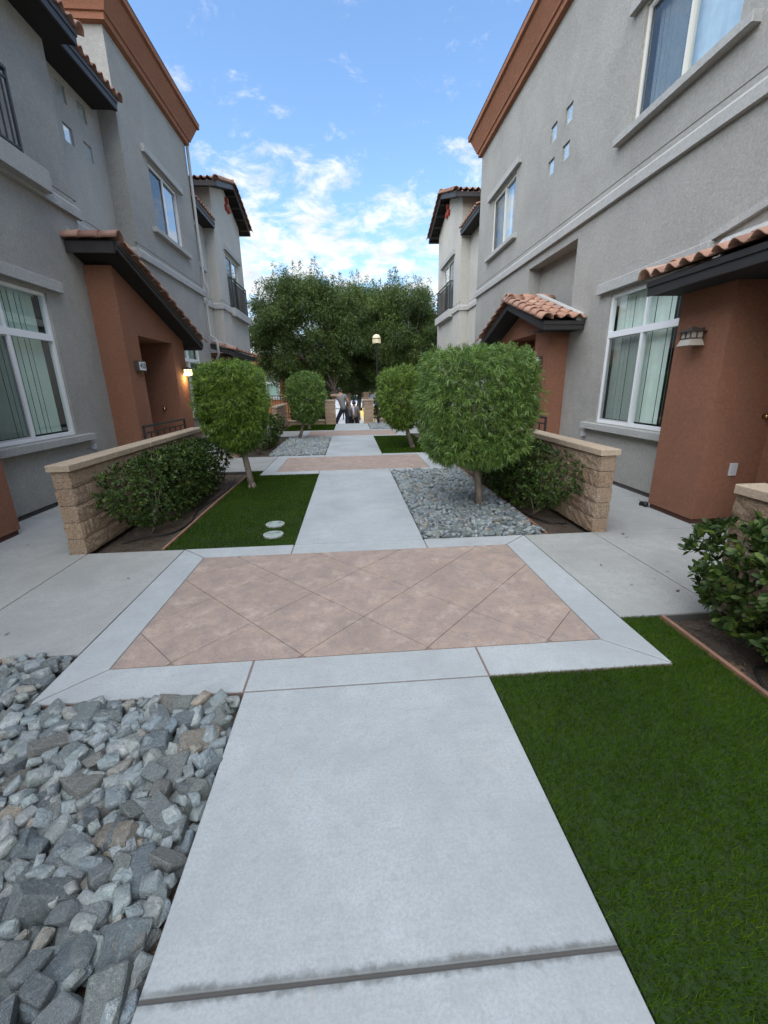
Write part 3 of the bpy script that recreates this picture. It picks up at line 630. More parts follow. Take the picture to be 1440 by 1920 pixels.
# globe lamp post
root = thing('lamp_post', 'tall thin black lamp post topped by a cream globe', 'street lamp', (1.115, 17.5, 0))
MB().lathe([(0.11, -0.05), (0.11, 0.03), (0.06, 0.06), (0.055, 0.3), (0.04, 0.34), (0.036, 3.02), (0.05, 3.05), (0.05, 3.09), (0.001, 3.09)], 1.115, 17.5, 16).build('post', G['iron'], root, False)
N = 14; MB().lathe([(0.165*math.sin(math.pi*i/N*0.5+math.pi/2), 3.225+0.165*math.sin(math.pi*(i/N-0.5)*1.0)) for i in range(1)]+[(max(0.001, 0.165*math.cos(a)), 3.225+0.165*math.sin(a)) for a in [math.pi/2*i/10 for i in range(11)]], 1.115, 17.5, 24).build('globe', G['globe'], root, True)
MB().lathe([(max(0.03, 0.165*math.cos(a)), 3.225+0.165*math.sin(a)) for a in [-math.pi/2+0.35+(math.pi/2-0.35)*i/8 for i in range(9)]], 1.115, 17.5, 24).build('globe_base', G['globe_low'], root, True)
MB().lathe([(0.168, 3.215), (0.172, 3.215), (0.172, 3.235), (0.168, 3.235)], 1.115, 17.5, 24).build('globe_band', G['iron'], root, False)
MB().lathe([(0.05, -0.05), (0.05, 0.12), (0.02, 0.16), (0.001, 0.16)], 1.02, 17.35, 10).build('base_pipe', G['plastic'], root)

# a few fallen leaves and specks on the concrete
def specks():
    rs = np.random.RandomState(77); P = []
    for (x0, x1, y0, y1, n) in ((-4.0, -1.7, 2.35, 3.9, 16), (1.8, 3.9, 2.4, 3.9, 16), (-4.0, -2.75, 4.0, 6.5, 12), (2.7, 3.9, 4.0, 6.5, 14)):
        for _ in range(n): P.append((rs.uniform(x0, x1), rs.uniform(y0, y1)))
    V = []
    for (x, y) in P:
        a = rs.uniform(0, 6.28); L = rs.uniform(0.008, 0.022); w = L*rs.uniform(0.25, 0.6); c = np.array([x, y, 0.006]); d = np.array([math.cos(a), math.sin(a), 0])*L; e = np.array([-math.sin(a), math.cos(a), 0.25])*w; V += [c-d, c+e, c+d, c-e-np.array([0, 0, 0.003])]
    o = link('fallen_leaves', raw_mesh('fallen_leaves', np.array(V), np.arange(len(V)).reshape(-1, 4), G['chip'])); tag(o, 'tiny dry leaf scraps strewn over the concrete', 'litter', kind='stuff')
specks()
m = MB().tube([(3.60, 4.86, 0.02), (3.64, 4.80, 0.022), (3.60, 4.76, 0.03)], [0.03, 0.034, 0.026], 8); o = m.build('rubber_wedge', G['black'], None, True); tag(o, 'small black rubber lump on the walk beside the russet pier', 'wedge')
# ------------------------------------------------------------------ townhouses
def facade(m, s, X, y0, y1, z0, z1, holes=(), back=False):
    """stucco face at x = s*X with rectangular openings (y0,y1,z0,z1,depth,closed) and their reveals"""
    ys = sorted({y0, y1, *[h[0] for h in holes], *[h[1] for h in holes]}); zs = sorted({z0, z1, *[h[2] for h in holes], *[h[3] for h in holes]})
    x = s*X
    for a, b in zip(ys[:-1], ys[1:]):
        for c, d in zip(zs[:-1], zs[1:]):
            my, mz = (a+b)/2, (c+d)/2
            if any(h[0] < my < h[1] and h[2] < mz < h[3] for h in holes): continue
            m.add([(x, a, c), (x, b, c), (x, b, d), (x, a, d)], [(0, 1, 2, 3) if s < 0 else (3, 2, 1, 0)])
    for h in holes:
        a, b, c, d, dp = h[:5]
        if dp <= 0: continue
        xi = s*(X+dp)
        for p, q in (((a, c), (a, d)), ((a, d), (b, d)), ((b, d), (b, c)), ((b, c), (a, c))):
            m.add([(x, *p), (x, *q), (xi, *q), (xi, *p)], [(0, 1, 2, 3)])
        if len(h) > 5 and h[5]: m.add([(xi, a, c), (xi, b, c), (xi, b, d), (xi, a, d)], [(0, 1, 2, 3) if s < 0 else (3, 2, 1, 0)])
def shell(m, s, X, y0, y1, z0, z1, X2=9.5, near=True, far=True, top=True):
    a, b = s*X, s*X2
    if near: m.add([(a, y0, z0), (b, y0, z0), (b, y0, z1), (a, y0, z1)], [(0, 1, 2, 3)])
    if far: m.add([(a, y1, z0), (b, y1, z0), (b, y1, z1), (a, y1, z1)], [(0, 1, 2, 3)])
    if top: m.add([(a, y0, z1), (b, y0, z1), (b, y1, z1), (a, y1, z1)], [(0, 1, 2, 3)])
    m.add([(b, y0, z0), (b, y1, z0), (b, y1, z1), (b, y0, z1)], [(0, 1, 2, 3)])
def raw(m, name, mat, parent):
    me, off = mesh_from(name, m.v, m.f, mat); return link(name, me, parent, off)
def band(s, X, y0, y1, parent, mat, z=4.0, p=0.06):
    m = MB().prism([(s*X, z), (s*(X-p), z), (s*(X-p), z+0.125), (s*X, z+0.185)], 'y', y0, y1)
    m.build('belt_course', mat, parent); MB().box(s*(X-0.003), s*(X+0.02), y0, y1-0.0, z+0.255, z+0.264).build('expansion_joint', G['joint'], parent)
def window(parent, s, X, y0, y1, z0, z1, kind='ground', frame='white', screen=None, ym=None, blind=True, trim=True, glass='glass', curtain='blind', ang=3, pitch=0.0925, sill_ext=0.27, lintel_ext=0.27, tmat='trim'):
    xf, xb = s*(X+0.035), s*(X+0.095); fw = 0.045; ym = ym or (y0+y1)/2; m = MB(); zt = z0+(z1-z0)*0.70
    m.box(xf, xb, y0, y1, z0, z0+fw).box(xf, xb, y0, y1, z1-fw, z1).box(xf, xb, y0, y0+fw, z0+fw, z1-fw).box(xf, xb, y1-fw, y1, z0+fw, z1-fw)
    cells = []
    if kind == 'ground':
        m.box(s*(X+0.028), xb, y0+fw, y1-fw, zt-0.045, zt+0.04).box(s*(X+0.03), xb, ym-0.024, ym+0.024, z0+fw, zt-0.045).box(s*(X+0.04), xb, ym-0.016, ym+0.016, zt+0.04, z1-fw)
        cells = [(y0+fw, ym-0.024, z0+fw, zt-0.045), (ym+0.024, y1-fw, z0+fw, zt-0.045), (y0+fw, ym-0.016, zt+0.04, z1-fw), (ym+0.016, y1-fw, zt+0.04, z1-fw)]
    else:
        m.box(s*(X+0.03), xb, ym-0.024, ym+0.024, z0+fw, z1-fw); cells = [(y0+fw, ym-0.024, z0+fw, z1-fw), (ym+0.024, y1-fw, z0+fw, z1-fw)]
    w = m.build('window', G[frame], parent)
    for (a, b, c, d) in cells: MB().add([(s*(X+0.065), a, c), (s*(X+0.065), b, c), (s*(X+0.065), b, d), (s*(X+0.065), a, d)], [(0, 1, 2, 3)]).build('pane', G[glass], w)
    if screen is not None:
        a, b, c, d = cells[screen]; MB().add([(s*(X+0.05), a+0.02, c+0.02), (s*(X+0.05), b-0.02, c+0.02), (s*(X+0.05), b-0.02, d-0.02), (s*(X+0.05), a+0.02, d-0.02)], [(0, 1, 2, 3)]).build('insect_screen', G['screen'], w)
        MB().box(s*(X+0.045), s*(X+0.056), a+0.001, a+0.02, c, d).box(s*(X+0.045), s*(X+0.056), b-0.02, b-0.001, c, d).box(s*(X+0.045), s*(X+0.056), a+0.02, b-0.02, c, c+0.02).box(s*(X+0.045), s*(X+0.056), a+0.02, b-0.02, d-0.02, d).build('screen_frame', G['plastic'], w)
    if blind:
        mb = MB(); y = y0+0.06; rs = random.Random(int(y0*31+z0*7)); k = 0
        while y < y1-0.03:
            an = -s*R(ang)+rs.uniform(-0.16, 0.16); h = 0.0435; 
            if rs.random() < 0.06: an += 0.7
            dx, dy = math.sin(an)*h, math.cos(an)*h; xc = s*(X+0.165)
            mb.add([(xc-dx, y-dy, z0+0.06), (xc+dx, y+dy, z0+0.06), (xc+dx, y+dy, z1-0.05), (xc-dx, y-dy, z1-0.05)], [(0, 1, 2, 3)]); y += pitch
        b = mb.build('blind', G[curtain], w); b['kind'] = 'stuff'; MB().box(s*(X+0.15), s*(X+0.23), y0+0.04, y1-0.04, z1-0.05, z1-0.005).build('blind_rail', G['white'], w)
    r = MB(); xi, xo = s*(X+0.1), s*(X+1.3)
    r.add([(xo, y0-.3, z0-.3), (xo, y1+.3, z0-.3), (xo, y1+.3, z1+.2), (xo, y0-.3, z1+.2), (xi, y0-.3, z0-.3), (xi, y1+.3, z0-.3), (xi, y1+.3, z1+.2), (xi, y0-.3, z1+.2)], [(0, 1, 2, 3), (0, 1, 5, 4), (1, 2, 6, 5), (2, 3, 7, 6), (3, 0, 4, 7)])
    r.build('room', G['room'], w)
    if trim:
        MB().bbox(s*(X-0.10), s*(X+0.03), y0-sill_ext, y1+sill_ext, z0-0.105, z0-0.012, 0.006).build('sill', G[tmat], w)
        m = MB().bbox(s*(X-0.08), s*(X+0.005), y0-lintel_ext, y1+lintel_ext, z1+0.045, z1+0.185, 0.008); m.build('lintel', G[tmat], w)
    return w
# ---- roof tiles
def s_tile(w=0.19, L=0.42):
    n = 9; prof = []
    for i in range(n):
        u = i/(n-1); x = u*w
        z = 0.043*math.sin(math.pi*min(1, u/0.62)) if u < 0.62 else -0.018*math.sin(math.pi*(u-0.62)/0.38); prof.append((x, z))
    v = []; th = 0.014
    for (yy, lift) in ((0, 0.03), (L, 0.0)):
        v += [(x*(1.0), yy, z+lift+th) for x, z in prof]; v += [(x, yy, z+lift) for x, z in prof]
    f = []
    for i in range(n-1):
        f.append((i, i+1, 2*n+i+1, 2*n+i)); f.append((n+i, 2*n+n+i, 2*n+n+i+1, n+i+1)); f.append((i, n+i, n+i+1, i+1))
    f += [(0, 2*n, 3*n, n), (n-1, 2*n-1, 4*n-1, 3*n-1)]
    me, _ = mesh_from('tile', v, f, G['tile'], True, False); return me
def barrel(r0=0.105, r1=0.09, L=0.36, th=0.016):
    n = 9; v = []
    for (yy, r, lift) in ((0, r0, 0.02), (L, r1, 0.0)):
        for rr in (r, r-th): v += [(math.cos(math.pi*i/(n-1))*rr, yy, math.sin(math.pi*i/(n-1))*rr+lift) for i in range(n)]
    f = []
    for i in range(n-1):
        f.append((i, i+1, 2*n+i+1, 2*n+i)); f.append((n+i, 3*n+i, 3*n+i+1, n+i+1)); f.append((i, n+i, n+i+1, i+1)); f.append((2*n+i, 2*n+i+1, 3*n+i+1, 3*n+i))
    f += [(0, 2*n, 3*n, n), (n-1, 2*n-1, 4*n-1, 3*n-1)]
    me, _ = mesh_from('tile', v, f, G['tile'], True, False); return me
TS, TB, TR = s_tile(), barrel(), barrel(0.115, 0.105, 0.33)
def put(me, root, org, ac, up, name='tile', tilt=0.0):
    ac = Vector(ac).normalized(); up = Vector(up).normalized(); nn = ac.cross(up); o = link(name, me, root, (0, 0, 0))
    M3 = Matrix((ac, up, nn)).transposed().to_4x4()
    if tilt: M3 = M3 @ Matrix.Rotation(tilt, 4, 'Y')
    o.matrix_basis = Matrix.Translation(Vector(org)-wl(root)) @ M3; return o
def field(root, org, ac, up, cols, rows, expo=0.335, w=0.19):
    ac = Vector(ac).normalized(); up = Vector(up).normalized(); org = Vector(org); nn = ac.cross(up); rs = random.Random(int(org.y*100)+cols)
    for r in range(rows):
        for c in range(cols): put(TS, root, org+ac*(c*w+rs.uniform(-.004, .004))+up*(r*expo+rs.uniform(-.008, .008))+nn*0.004, ac, up, tilt=rs.uniform(-.02, .02))
def run(me, root, a, b, step=0.33, side=None):
    """barrel tiles laid end to end from low point a up to b"""
    a, b = Vector(a), Vector(b); d = (b-a); n = max(1, round(d.length/step)); d.normalize(); ac = d.cross(Vector((0, 0, 1))); rs = random.Random(int(a.y*50))
    for i in range(n): put(me, root, a+d*(i*step)+Vector((0, 0, rs.uniform(-.003, .003))), ac, d)
def lamp(parent, s, x, y, z, on, k=0.76):
    """wall lantern on a face at x facing the walk: hipped cap, pierced band, flared frosted skirt"""
    P0 = Vector((x, y, z)); gm = G['lamp_on'] if on else G['lamp_off']
    def part(m, name, mat, par):
        m.v = [tuple(P0+k*Vector(p)) for p in m.v]; return m.build(name, mat, par)
    def frus(w0, z0, w1, z1, name, mat):
        c = -s*0.125; m = MB(); m.add([(c-w0, -w0, z0), (c+w0, -w0, z0), (c+w0, w0, z0), (c-w0, w0, z0), (c-w1, -w1, z1), (c+w1, -w1, z1), (c+w1, w1, z1), (c-w1, w1, z1)], [(3, 2, 1, 0), (4, 5, 6, 7), (0, 1, 5, 4), (1, 2, 6, 5), (2, 3, 7, 6), (3, 0, 4, 7)]); return part(m, name, mat, root)
    cx = -s*0.125; root = part(MB().box(0, -s*0.022, -0.055, 0.055, -0.10, 0.10), 'wall_lamp', G['bronze'], parent)
    frus(0.118, 0.045, 0.118, 0.053, 'cap_rim', G['bronze']); frus(0.115, 0.054, 0.03, 0.108, 'cap', G['bronze']); part(MB().lathe([(0.012, 0.108), (0.012, 0.125), (0.001, 0.13)], cx, 0, 8), 'finial', G['bronze'], root)
    frus(0.083, -0.028, 0.083, 0.044, 'glass_band', gm)
    b = MB(); w = 0.088
    for q0 in (-1, 0, 1):
        for q in (-1, 1):
            b.box(cx+q0*w-0.008, cx+q0*w+0.008, q*w-0.004, q*w+0.004, -0.028, 0.044); b.box(cx+q*w-0.004, cx+q*w+0.004, q0*w-0.008, q0*w+0.008, -0.0279, 0.0439)
    b.box(cx-w-0.006, cx+w+0.006, -w-0.006, -w+0.004, -0.04, -0.0285).box(cx-w-0.006, cx+w+0.006, w-0.004, w+0.006, -0.04, -0.0285).box(cx-w-0.006, cx-w+0.004, -w+0.0045, w-0.0045, -0.04, -0.0285).box(cx+w-0.004, cx+w+0.006, -w+0.0045, w-0.0045, -0.04, -0.0285)
    part(b, 'cage', G['bronze'], root); frus(0.112, -0.125, 0.085, -0.041, 'skirt', gm)
    if on:
        ld = bpy.data.lights.new('lamp_bulb', 'POINT'); ld.energy = 2.2; ld.color = (1.0, 0.68, 0.30); ld.shadow_soft_size = 0.05; link('lamp_bulb', ld, root, (x-s*0.10, y, z-0.15))
    return root
def text_mesh(body, size, mat):
    cu = bpy.data.curves.new('digits', 'FONT'); cu.body = body; cu.size = size; cu.align_x = 'CENTER'; cu.align_y = 'CENTER'; cu.extrude = 0.002; cu.offset = 0.002
    o = bpy.data.objects.new('digits_tmp', cu); COL.objects.link(o); dg = bpy.context.evaluated_depsgraph_get(); me = bpy.data.meshes.new_from_object(o.evaluated_get(dg)); bpy.data.objects.remove(o); me.materials.clear(); me.materials.append(mat); return me
def number_box(parent, s, x, y, z, body, dy=0):
    root = MB().bbox(x, x-s*0.075, y-0.135, y+0.135, z-0.085, z+0.085, 0.008).build('number_sign', G['bronze'], parent); xf = x-s*0.075
    MB().box(xf, xf-s*0.004, y-0.115, y+0.115, z-0.066, z+0.066).build('face', G['sign_face'], root)
    me = text_mesh(body, 0.13, G['digit']); o = link('digits', me, root, (0, 0, 0)); rt = Vector((0, -s, 0)); up = Vector((0, 0, 1)); nn = Vector((-s, 0, 0))
    o.matrix_basis = Matrix.Translation(Vector((xf-s*0.0065, y+dy, z))-wl(root)) @ Matrix((rt, up, nn)).transposed().to_4x4(); return root
def rail_set(parent, s, x, y0, y1, z0, z1, name='railing', step=0.11, ret=0.0):
    m = MB().box(x-0.02, x+0.02, y0, y1, z1-0.035, z1).box(x-0.012, x+0.012, y0, y1, z0+0.03, z0+0.055).box(x-0.015, x+0.015, y0, y0+0.03, z0, z1-0.035).box(x-0.015, x+0.015, y1-0.03, y1, z0, z1-0.035).box(x-0.012, x+0.012, y0+0.03, y1-0.03, z1-0.13, z1-0.11)
    if ret: m.box(x+s*0.021, x+s*ret, y0, y0+0.03, z1-0.035, z1-0.001).box(x+s*0.021, x+s*ret, y1-0.03, y1, z1-0.035, z1-0.001).box(x+s*0.016, x+s*ret, y0, y0+0.02, z0+0.03, z0+0.055).box(x+s*0.016, x+s*ret, y1-0.02, y1, z0+0.03, z0+0.055)
    root = m.build(name, G['rail'], parent); n = int((y1-y0)/step)
    q = MB().box(-0.008, 0.008, -0.008, 0.008, z0+0.055, z1-0.13); me, _ = mesh_from('baluster', q.v, q.f, G['rail'], recenter=False)
    for i in range(1, n): link('baluster', me, root, (x, y0+(y1-y0)*i/n, 0))
    return root
def porch(parent, s, X, Xf, y0, y1, o0, o1, ztop_poly, depth, knob=None):
    """projecting entry: two piers and a shaped head around a recessed doorway"""
    x0, x1 = s*Xf, s*depth; b = 0.055
    m = MB().box(x0, x1, y0, o0, b, 2.4).box(x0, x1, o1, y1, b, 2.4); m.prism(ztop_poly, 'x', x0, x1)
    m.box(x1, x1+s*0.15, y0, y1, 0, 2.5); p = m.build('porch', G['stucco_brown'], parent)
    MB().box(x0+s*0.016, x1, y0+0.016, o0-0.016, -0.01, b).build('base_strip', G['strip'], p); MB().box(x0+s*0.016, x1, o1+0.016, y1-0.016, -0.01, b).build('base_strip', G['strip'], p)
    d = MB().bbox(x1-s*0.05, x1-s*0.002, o0+0.25, o1-0.2, 0.02, 2.1, 0.004).build('door', G['stucco_brown'], p)
    if knob:
        kx, ky, kz = knob; k = MB(); k.tube([(kx, ky, kz), (kx, ky-0.05, kz)], [0.03, 0.012], 10).tube([(kx, ky-0.05, kz), (kx, ky-0.075, kz)], [0.028, 0.028], 10); k.build('door_knob', G['brass'], p, True)
    return p
G['strip'] = plain('dark_russet_strip', (0.07, 0.03, 0.02), 0.9)  # dark brown weep-screed strip, set back at the pier bases
def shed_to_path(parent, s, X, xe, y0, y1, zb, far_rake=True):
    """tiled porch roof falling towards the walk; eave at x=s*xe, fascia foot at zb"""
    sl = 0.34; x0 = s*xe; w = (X-xe); zt = zb+0.115
    root = MB().prism([(x0, zt-0.01), (s*X, zt-0.01+sl*w), (s*X, zt+0.03+sl*w), (x0, zt+0.03)], 'y', y0, y1).build('porch_roof', G['soffit'], parent)
    MB().box(x0, x0-s*0.028, y0, y1, zb, zb+0.085).build('fascia', G['fascia'], root); MB().box(x0, x0-s*0.042, y0-0.01, y1+0.01, zb+0.086, zb+0.14).build('drip_board', G['fascia'], root)
    for yy in (y0, y1):
        e = 0.028 if yy == y1 else -0.028; MB().prism([(x0, zb), (s*X, zb+sl*w), (s*X, zb+sl*w+0.15), (x0, zb+0.15)], 'y', yy, yy+e).build('rake_board', G['fascia'], root)
    MB().prism([(x0, zb+0.02), (s*X, zb+0.02+0.0), (s*X, zb+0.0), (x0, zb+0.0)], 'y', y0+0.03, y1-0.03).build('soffit_panel', G['soffit'], root)
    up = Vector((s, 0, sl)); n = int((y1-y0-0.24)/0.19)
    if s > 0: field(root, (x0-s*0.07, y1-0.11, zt+0.04), (0, -1, 0), up, n, 2)
    else: field(root, (x0-s*0.07, y0+0.11, zt+0.04), (0, 1, 0), up, n, 2)
    for yy in ((y1, y0) if far_rake else (y0,)): run(TB, root, (x0-s*0.08, yy+(0.0 if yy == y1 else -0.0), zt+0.035), (s*X, yy, zt+0.03+sl*w), 0.33)
    MB().prism([(s*(X-0.02), zt+sl*w+0.04), (s*(X-0.14), zt+sl*w+0.065), (s*(X-0.02), zt+sl*w+0.19), (s*(X+0.0), zt+sl*w+0.19)], 'y', y0, y1-0.14).build('flashing', G['trim'], root)
    return root
def eave(parent, s, X, xe, y0, y1, zb, Xtop=8.5, tiles=2, far=True):
    """main roof edge parallel to the walk"""
    sl = 0.33; x0 = s*xe; w = Xtop-xe; zt = zb+0.11
    root = MB().prism([(x0, zt), (s*Xtop, zt+sl*w), (s*Xtop, zt+sl*w+0.05), (x0, zt+0.05)], 'y', y0, y1).build('roof', G['soffit'], parent)
    MB().box(x0, x0-s*0.03, y0, y1, zb, zb+0.10).build('fascia', G['fascia'], root); MB().box(x0, x0-s*0.045, y0, y1+0.01, zb+0.101, zb+0.165).build('drip_board', G['fascia'], root)
    MB().box(x0+s*0.002, s*(X-0.001), y0, y1-0.002, zb+0.012, zb+0.03).build('soffit_panel', G['soffit'], root)
    MB().prism([(x0, zb+0.0), (s*Xtop, zb+sl*w), (s*Xtop, zb+sl*w+0.16), (x0, zb+0.16)], 'y', y1, y1+0.03).build('rake_board', G['fascia'], root)
    up = Vector((s, 0, sl)); n = int((y1-y0)/0.19)
    if s > 0: field(root, (x0-s*0.07, y1-0.03, zt+0.055), (0, -1, 0), up, n, tiles)
    else: field(root, (x0-s*0.07, y1-0.03-n*0.19, zt+0.055), (0, 1, 0), up, n, tiles)
    if far: run(TB, root, (x0-s*0.08, y1+0.02, zt+0.05), (s*(xe+1.6), y1+0.02, zt+0.05+sl*1.6), 0.33)
    return root
def gable_roof(parent, s, X, xf, y0, y1, zb, X2=9.4, rise=0.33):
    """gable facing the walk: y0,y1 outer eaves, zb fascia foot at the eaves"""
    ym = (y0+y1)/2; zp = zb+rise*(ym-y0); x0, x1 = s*xf, s*X2; t = 0.15
    m = MB()
    for a in (y0, y1): m.prism([(a, zb+0.08), (ym, zp+0.08), (ym, zp+t), (a, zb+t)], 'x', x0+s*0.03, x1)
    root = m.build('roof', G['soffit'], parent)
    for a in (y0, y1): MB().prism([(a, zb), (ym, zp), (ym, zp+t-0.01), (a, zb+t-0.01)], 'x', x0, x0+s*0.03).build('rake_board', G['fascia'], root)
    MB().box(x0+s*0.001, x1, y0-0.03, y0, zb, zb+t-0.02).build('fascia', G['fascia'], root); MB().box(x0+s*0.001, x1, y1, y1+0.03, zb, zb+t-0.02).build('fascia', G['fascia'], root)
    for k in range(4):
        yy = y0+(ym-y0)*(k+0.5)/4; zz = zb+rise*(yy-y0)
        for q in (yy, y0+y1-yy): MB().box(x0+s*0.031, s*(X-0.002), q-0.03, q+0.03, zz, zz+0.085).build('lookout', G['fascia'], root)
    L = (ym-y0); dn = Vector((0, L, rise*L))
    run(TB, root, (x0-s*0.0, y0-0.1, zb+t-0.02), (x0, ym, zp+t), 0.3); run(TB, root, (x0, y1+0.1, zb+t-0.02), (x0, ym, zp+t), 0.3)
    nx = int((X2-xf-0.1)/0.19); n1 = min(nx, 14)
    if s > 0: field(root, (x0+0.1, y0-0.07, zb+t+0.005), (1, 0, 0), (0, 1, rise), n1, 2); 
    else: field(root, (x0-0.1-n1*0.19, y0-0.07, zb+t+0.005), (1, 0, 0), (0, 1, rise), n1, 2)
    run(TR, root, (x0-s*0.02, ym, zp+t+0.02), (s*(xf+2.2), ym, zp+t+0.021), 0.33)
    return root
def cornice(parent, s, X, y0, y1, X2=9.5):
    prof = [(0.0, 7.585), (0.09, 7.60), (0.10, 7.69), (0.13, 7.70), (0.145, 7.745), (0.275, 8.03), (0.275, 8.055), (0.335, 8.065), (0.34, 8.165), (0.30, 8.18), (-0.3, 8.2)]
    m = MB(); v = []; f = []
    for (p, z) in prof: v += [(s*X2, y0-p, z), (s*(X-p), y0-p, z), (s*(X-p), y1+p, z), (s*X2, y1+p, z)]
    for i in range(len(prof)-1):
        for j in range(3): f.append((4*i+j, 4*i+j+1, 4*i+4+j+1, 4*i+4+j))
    n = len(prof)-1; f.append((4*n, 4*n+1, 4*n+2, 4*n+3)); m.add(v, f); o = m.build('cornice', G['cornice'], parent)
    # thin dark metal cap on the outer edge
    MB().box(s*(X-0.345), s*(X-0.325), y0-0.345, y1+0.345, 8.166, 8.186).build('cap_flashing', G['fascia'], parent); return o
def glass_blocks(parent, s, X, cells, d=0.03):
    for (a, b, c, e) in cells:
        g = MB().bbox(s*(X+d), s*(X+d+0.08), a, b, c, e, 0.004).build('glass_block', G['gblock_in'], parent); MB().box(s*(X+d-0.006), s*(X+d-0.001), a+0.008, b-0.008, c+0.008, e-0.008).build('pane', G['gblock'], g)

# ---- near left townhouse: gray wing, recessed glass-block bay, parapet block
XL = 4.05; BR = 4.38
TL = thing('townhouse', 'gray stucco townhouse with lit porch lamp, glass blocks and russet parapet cornice', 'house', (-6.5, 4, 0))
m = MB(); facade(m, -1, XL, -6, 7.79, 0.045, 6.5, [(5.1, 6.67, 0.88, 2.77, 0.1), (4.9, 6.5, 4.3, 5.95, 0.1), (2.2, 4.62, 0.045, 2.3, 0)]); shell(m, -1, XL, -6, 7.79, 0.045, 6.5, near=True, top=False); raw(m, 'wall', G['stucco_gray'], TL)
gb = [(8.55, 8.80, 5.92, 6.165), (9.105, 9.355, 5.92, 6.165), (8.55, 8.80, 5.35, 5.60), (9.105, 9.355, 5.35, 5.60)]
m = MB(); facade(m, -1, BR, 7.79, 9.8, 0.0, 6.5, [(*q, 0.06) for q in gb]+[(8.0, 9.79, 0.0, 2.3, 0)]); raw(m, 'wall', G['stucco_light'], TL)
m = MB(); facade(m, -1, XL, 9.8, 13.65, 0.045, 8.0, [(10.95, 12.52, 4.83, 6.1, 0.1), (11.08, 12.66, 0.88, 2.77, 0.1)]); shell(m, -1, XL, 9.8, 13.65, 0.045, 8.0); raw(m, 'wall', G['stucco_gray'], TL)
MB().box(-XL-0.02, -XL-0.3, -6, 7.78, -0.06, 0.05).build('base_strip', G['joint'], TL); MB().box(-XL-0.02, -XL-0.3, 9.82, 13.63, -0.06, 0.05).build('base_strip', G['joint'], TL)
glass_blocks(TL, -1, BR, gb)
window(TL, -1, XL, 5.1, 6.67, 0.88, 2.77, 'ground', screen=0, ym=5.83, ang=4, pitch=0.106, curtain='blind_l')
window(TL, -1, XL, 10.95, 12.52, 4.83, 6.1, 'slider', screen=0, ym=11.72, glass='glass_sky', blind=False, curtain='blind_top')
window(TL, -1, XL, 11.08, 12.66, 0.88, 2.77, 'ground', screen=1, ym=11.87, ang=4, pitch=0.106, curtain='blind_l')
window(TL, -1, XL, 4.9, 6.5, 4.3, 5.95, 'slider', ym=5.7, trim=False, glass='glass_sky', curtain='blind_top')
band(-1, XL, -6, 7.86, TL, G['trim']); band(-1, BR, 7.8, 9.79, TL, G['trim_cream']); band(-1, XL, 9.735, 13.7, TL, G['trim'])
MB().prism([(9.8, 4.0), (9.74, 4.0), (9.74, 4.125), (9.8, 4.185)], 'x', -XL-0.001, -BR).build('belt_course', G['trim'], TL)
MB().bbox(-XL+0.17, -XL-0.02, 4.4, 7.02, 4.05, 4.31, 0.012).build('balcony_sill', G['trim'], TL)
rail_set(TL, -1, -3.93, 4.6, 6.62, 4.32, 5.18, 'balcony_railing', ret=0.12)
eave(TL, -1, XL, 3.66, -6, 7.88, 6.14); eave(TL, -1, BR, 3.97, 7.93, 9.62, 6.27, 7.5, far=True)
cornice(TL, -1, XL, 9.8, 13.65)
pl = porch(TL, -1, XL, 3.63, 7.69, 10.3, 8.2, 9.66, [(7.69, 2.4), (10.3, 2.4), (10.3, 2.5), (7.69, 3.36)], 5.1, (-3.96, 9.655, 1.1))
# its lean-to roof falls away along the walk
y0, y1, z0_, z1_, xf = 7.34, 10.68, 3.47, 2.36, 3.33
rt = MB().prism([(y0, z0_+0.05), (y1, z1_+0.05), (y1, z1_+0.14), (y0, z0_+0.14)], 'x', -xf-0.03, -4.36).build('porch_roof', G['soffit'], TL)
MB().prism([(y0, z0_), (y1, z1_), (y1, z1_+0.05), (y0, z0_+0.05)], 'x', -xf, -xf-0.03).prism([(y0, z0_+0.051), (y1, z1_+0.051), (y1, z1_+0.12), (y0, z0_+0.12)], 'x', -xf+0.015, -xf-0.03).build('rake_board', G['fascia'], rt)
MB().box(-xf-0.03, -4.04, y0-0.03, y0, z0_-0.04, z0_+0.11).build('fascia', G['fascia'], rt); MB().box(-xf-0.03, -4.04, y1, y1+0.03, z1_-0.02, z1_+0.1).build('fascia', G['fascia'], rt)
dn = Vector((0, y1-y0, z1_-z0_)).normalized()
run(TB, rt, (-xf-0.0, y1+0.06, z1_+0.12), (-xf, y0+0.02, z0_+0.13), 0.34); field(rt, (-xf-0.11, y1+0.05, z1_+0.15), (-1, 0, 0), -dn, 4, 10)
for i in range(3): put(TR, rt, (-xf+0.06-0.27*i, y0+0.02, z0_+0.13), (0, 1, 0), (-1, 0, 0.02))
MB().prism([(y0+0.1, z0_+0.19), (y1, z1_+0.19), (y1, z1_+0.33), (y0+0.1, z0_+0.33)], 'x', -XL+0.02, -XL+0.001).build('flashing', G['trim'], rt)
lamp(TL, -1, -3.63, 10.1, 1.87, True); number_box(TL, -1, -3.63, 8.02, 1.885, '410')
p1 = porch(TL, -1, XL, 3.66, 2.12, 4.68, 2.65, 4.06, [(2.12, 2.4), (4.68, 2.4), (4.68, 2.52), (2.12, 2.52)], 4.42); shed_to_path(TL, -1, XL, 3.33, 1.7, 4.62, 2.38)
MB().bbox(-XL+0.05, -XL-0.01, 6.93, 7.0, 0.62, 0.70, 0.006).build('outlet_box', G['plastic'], TL)
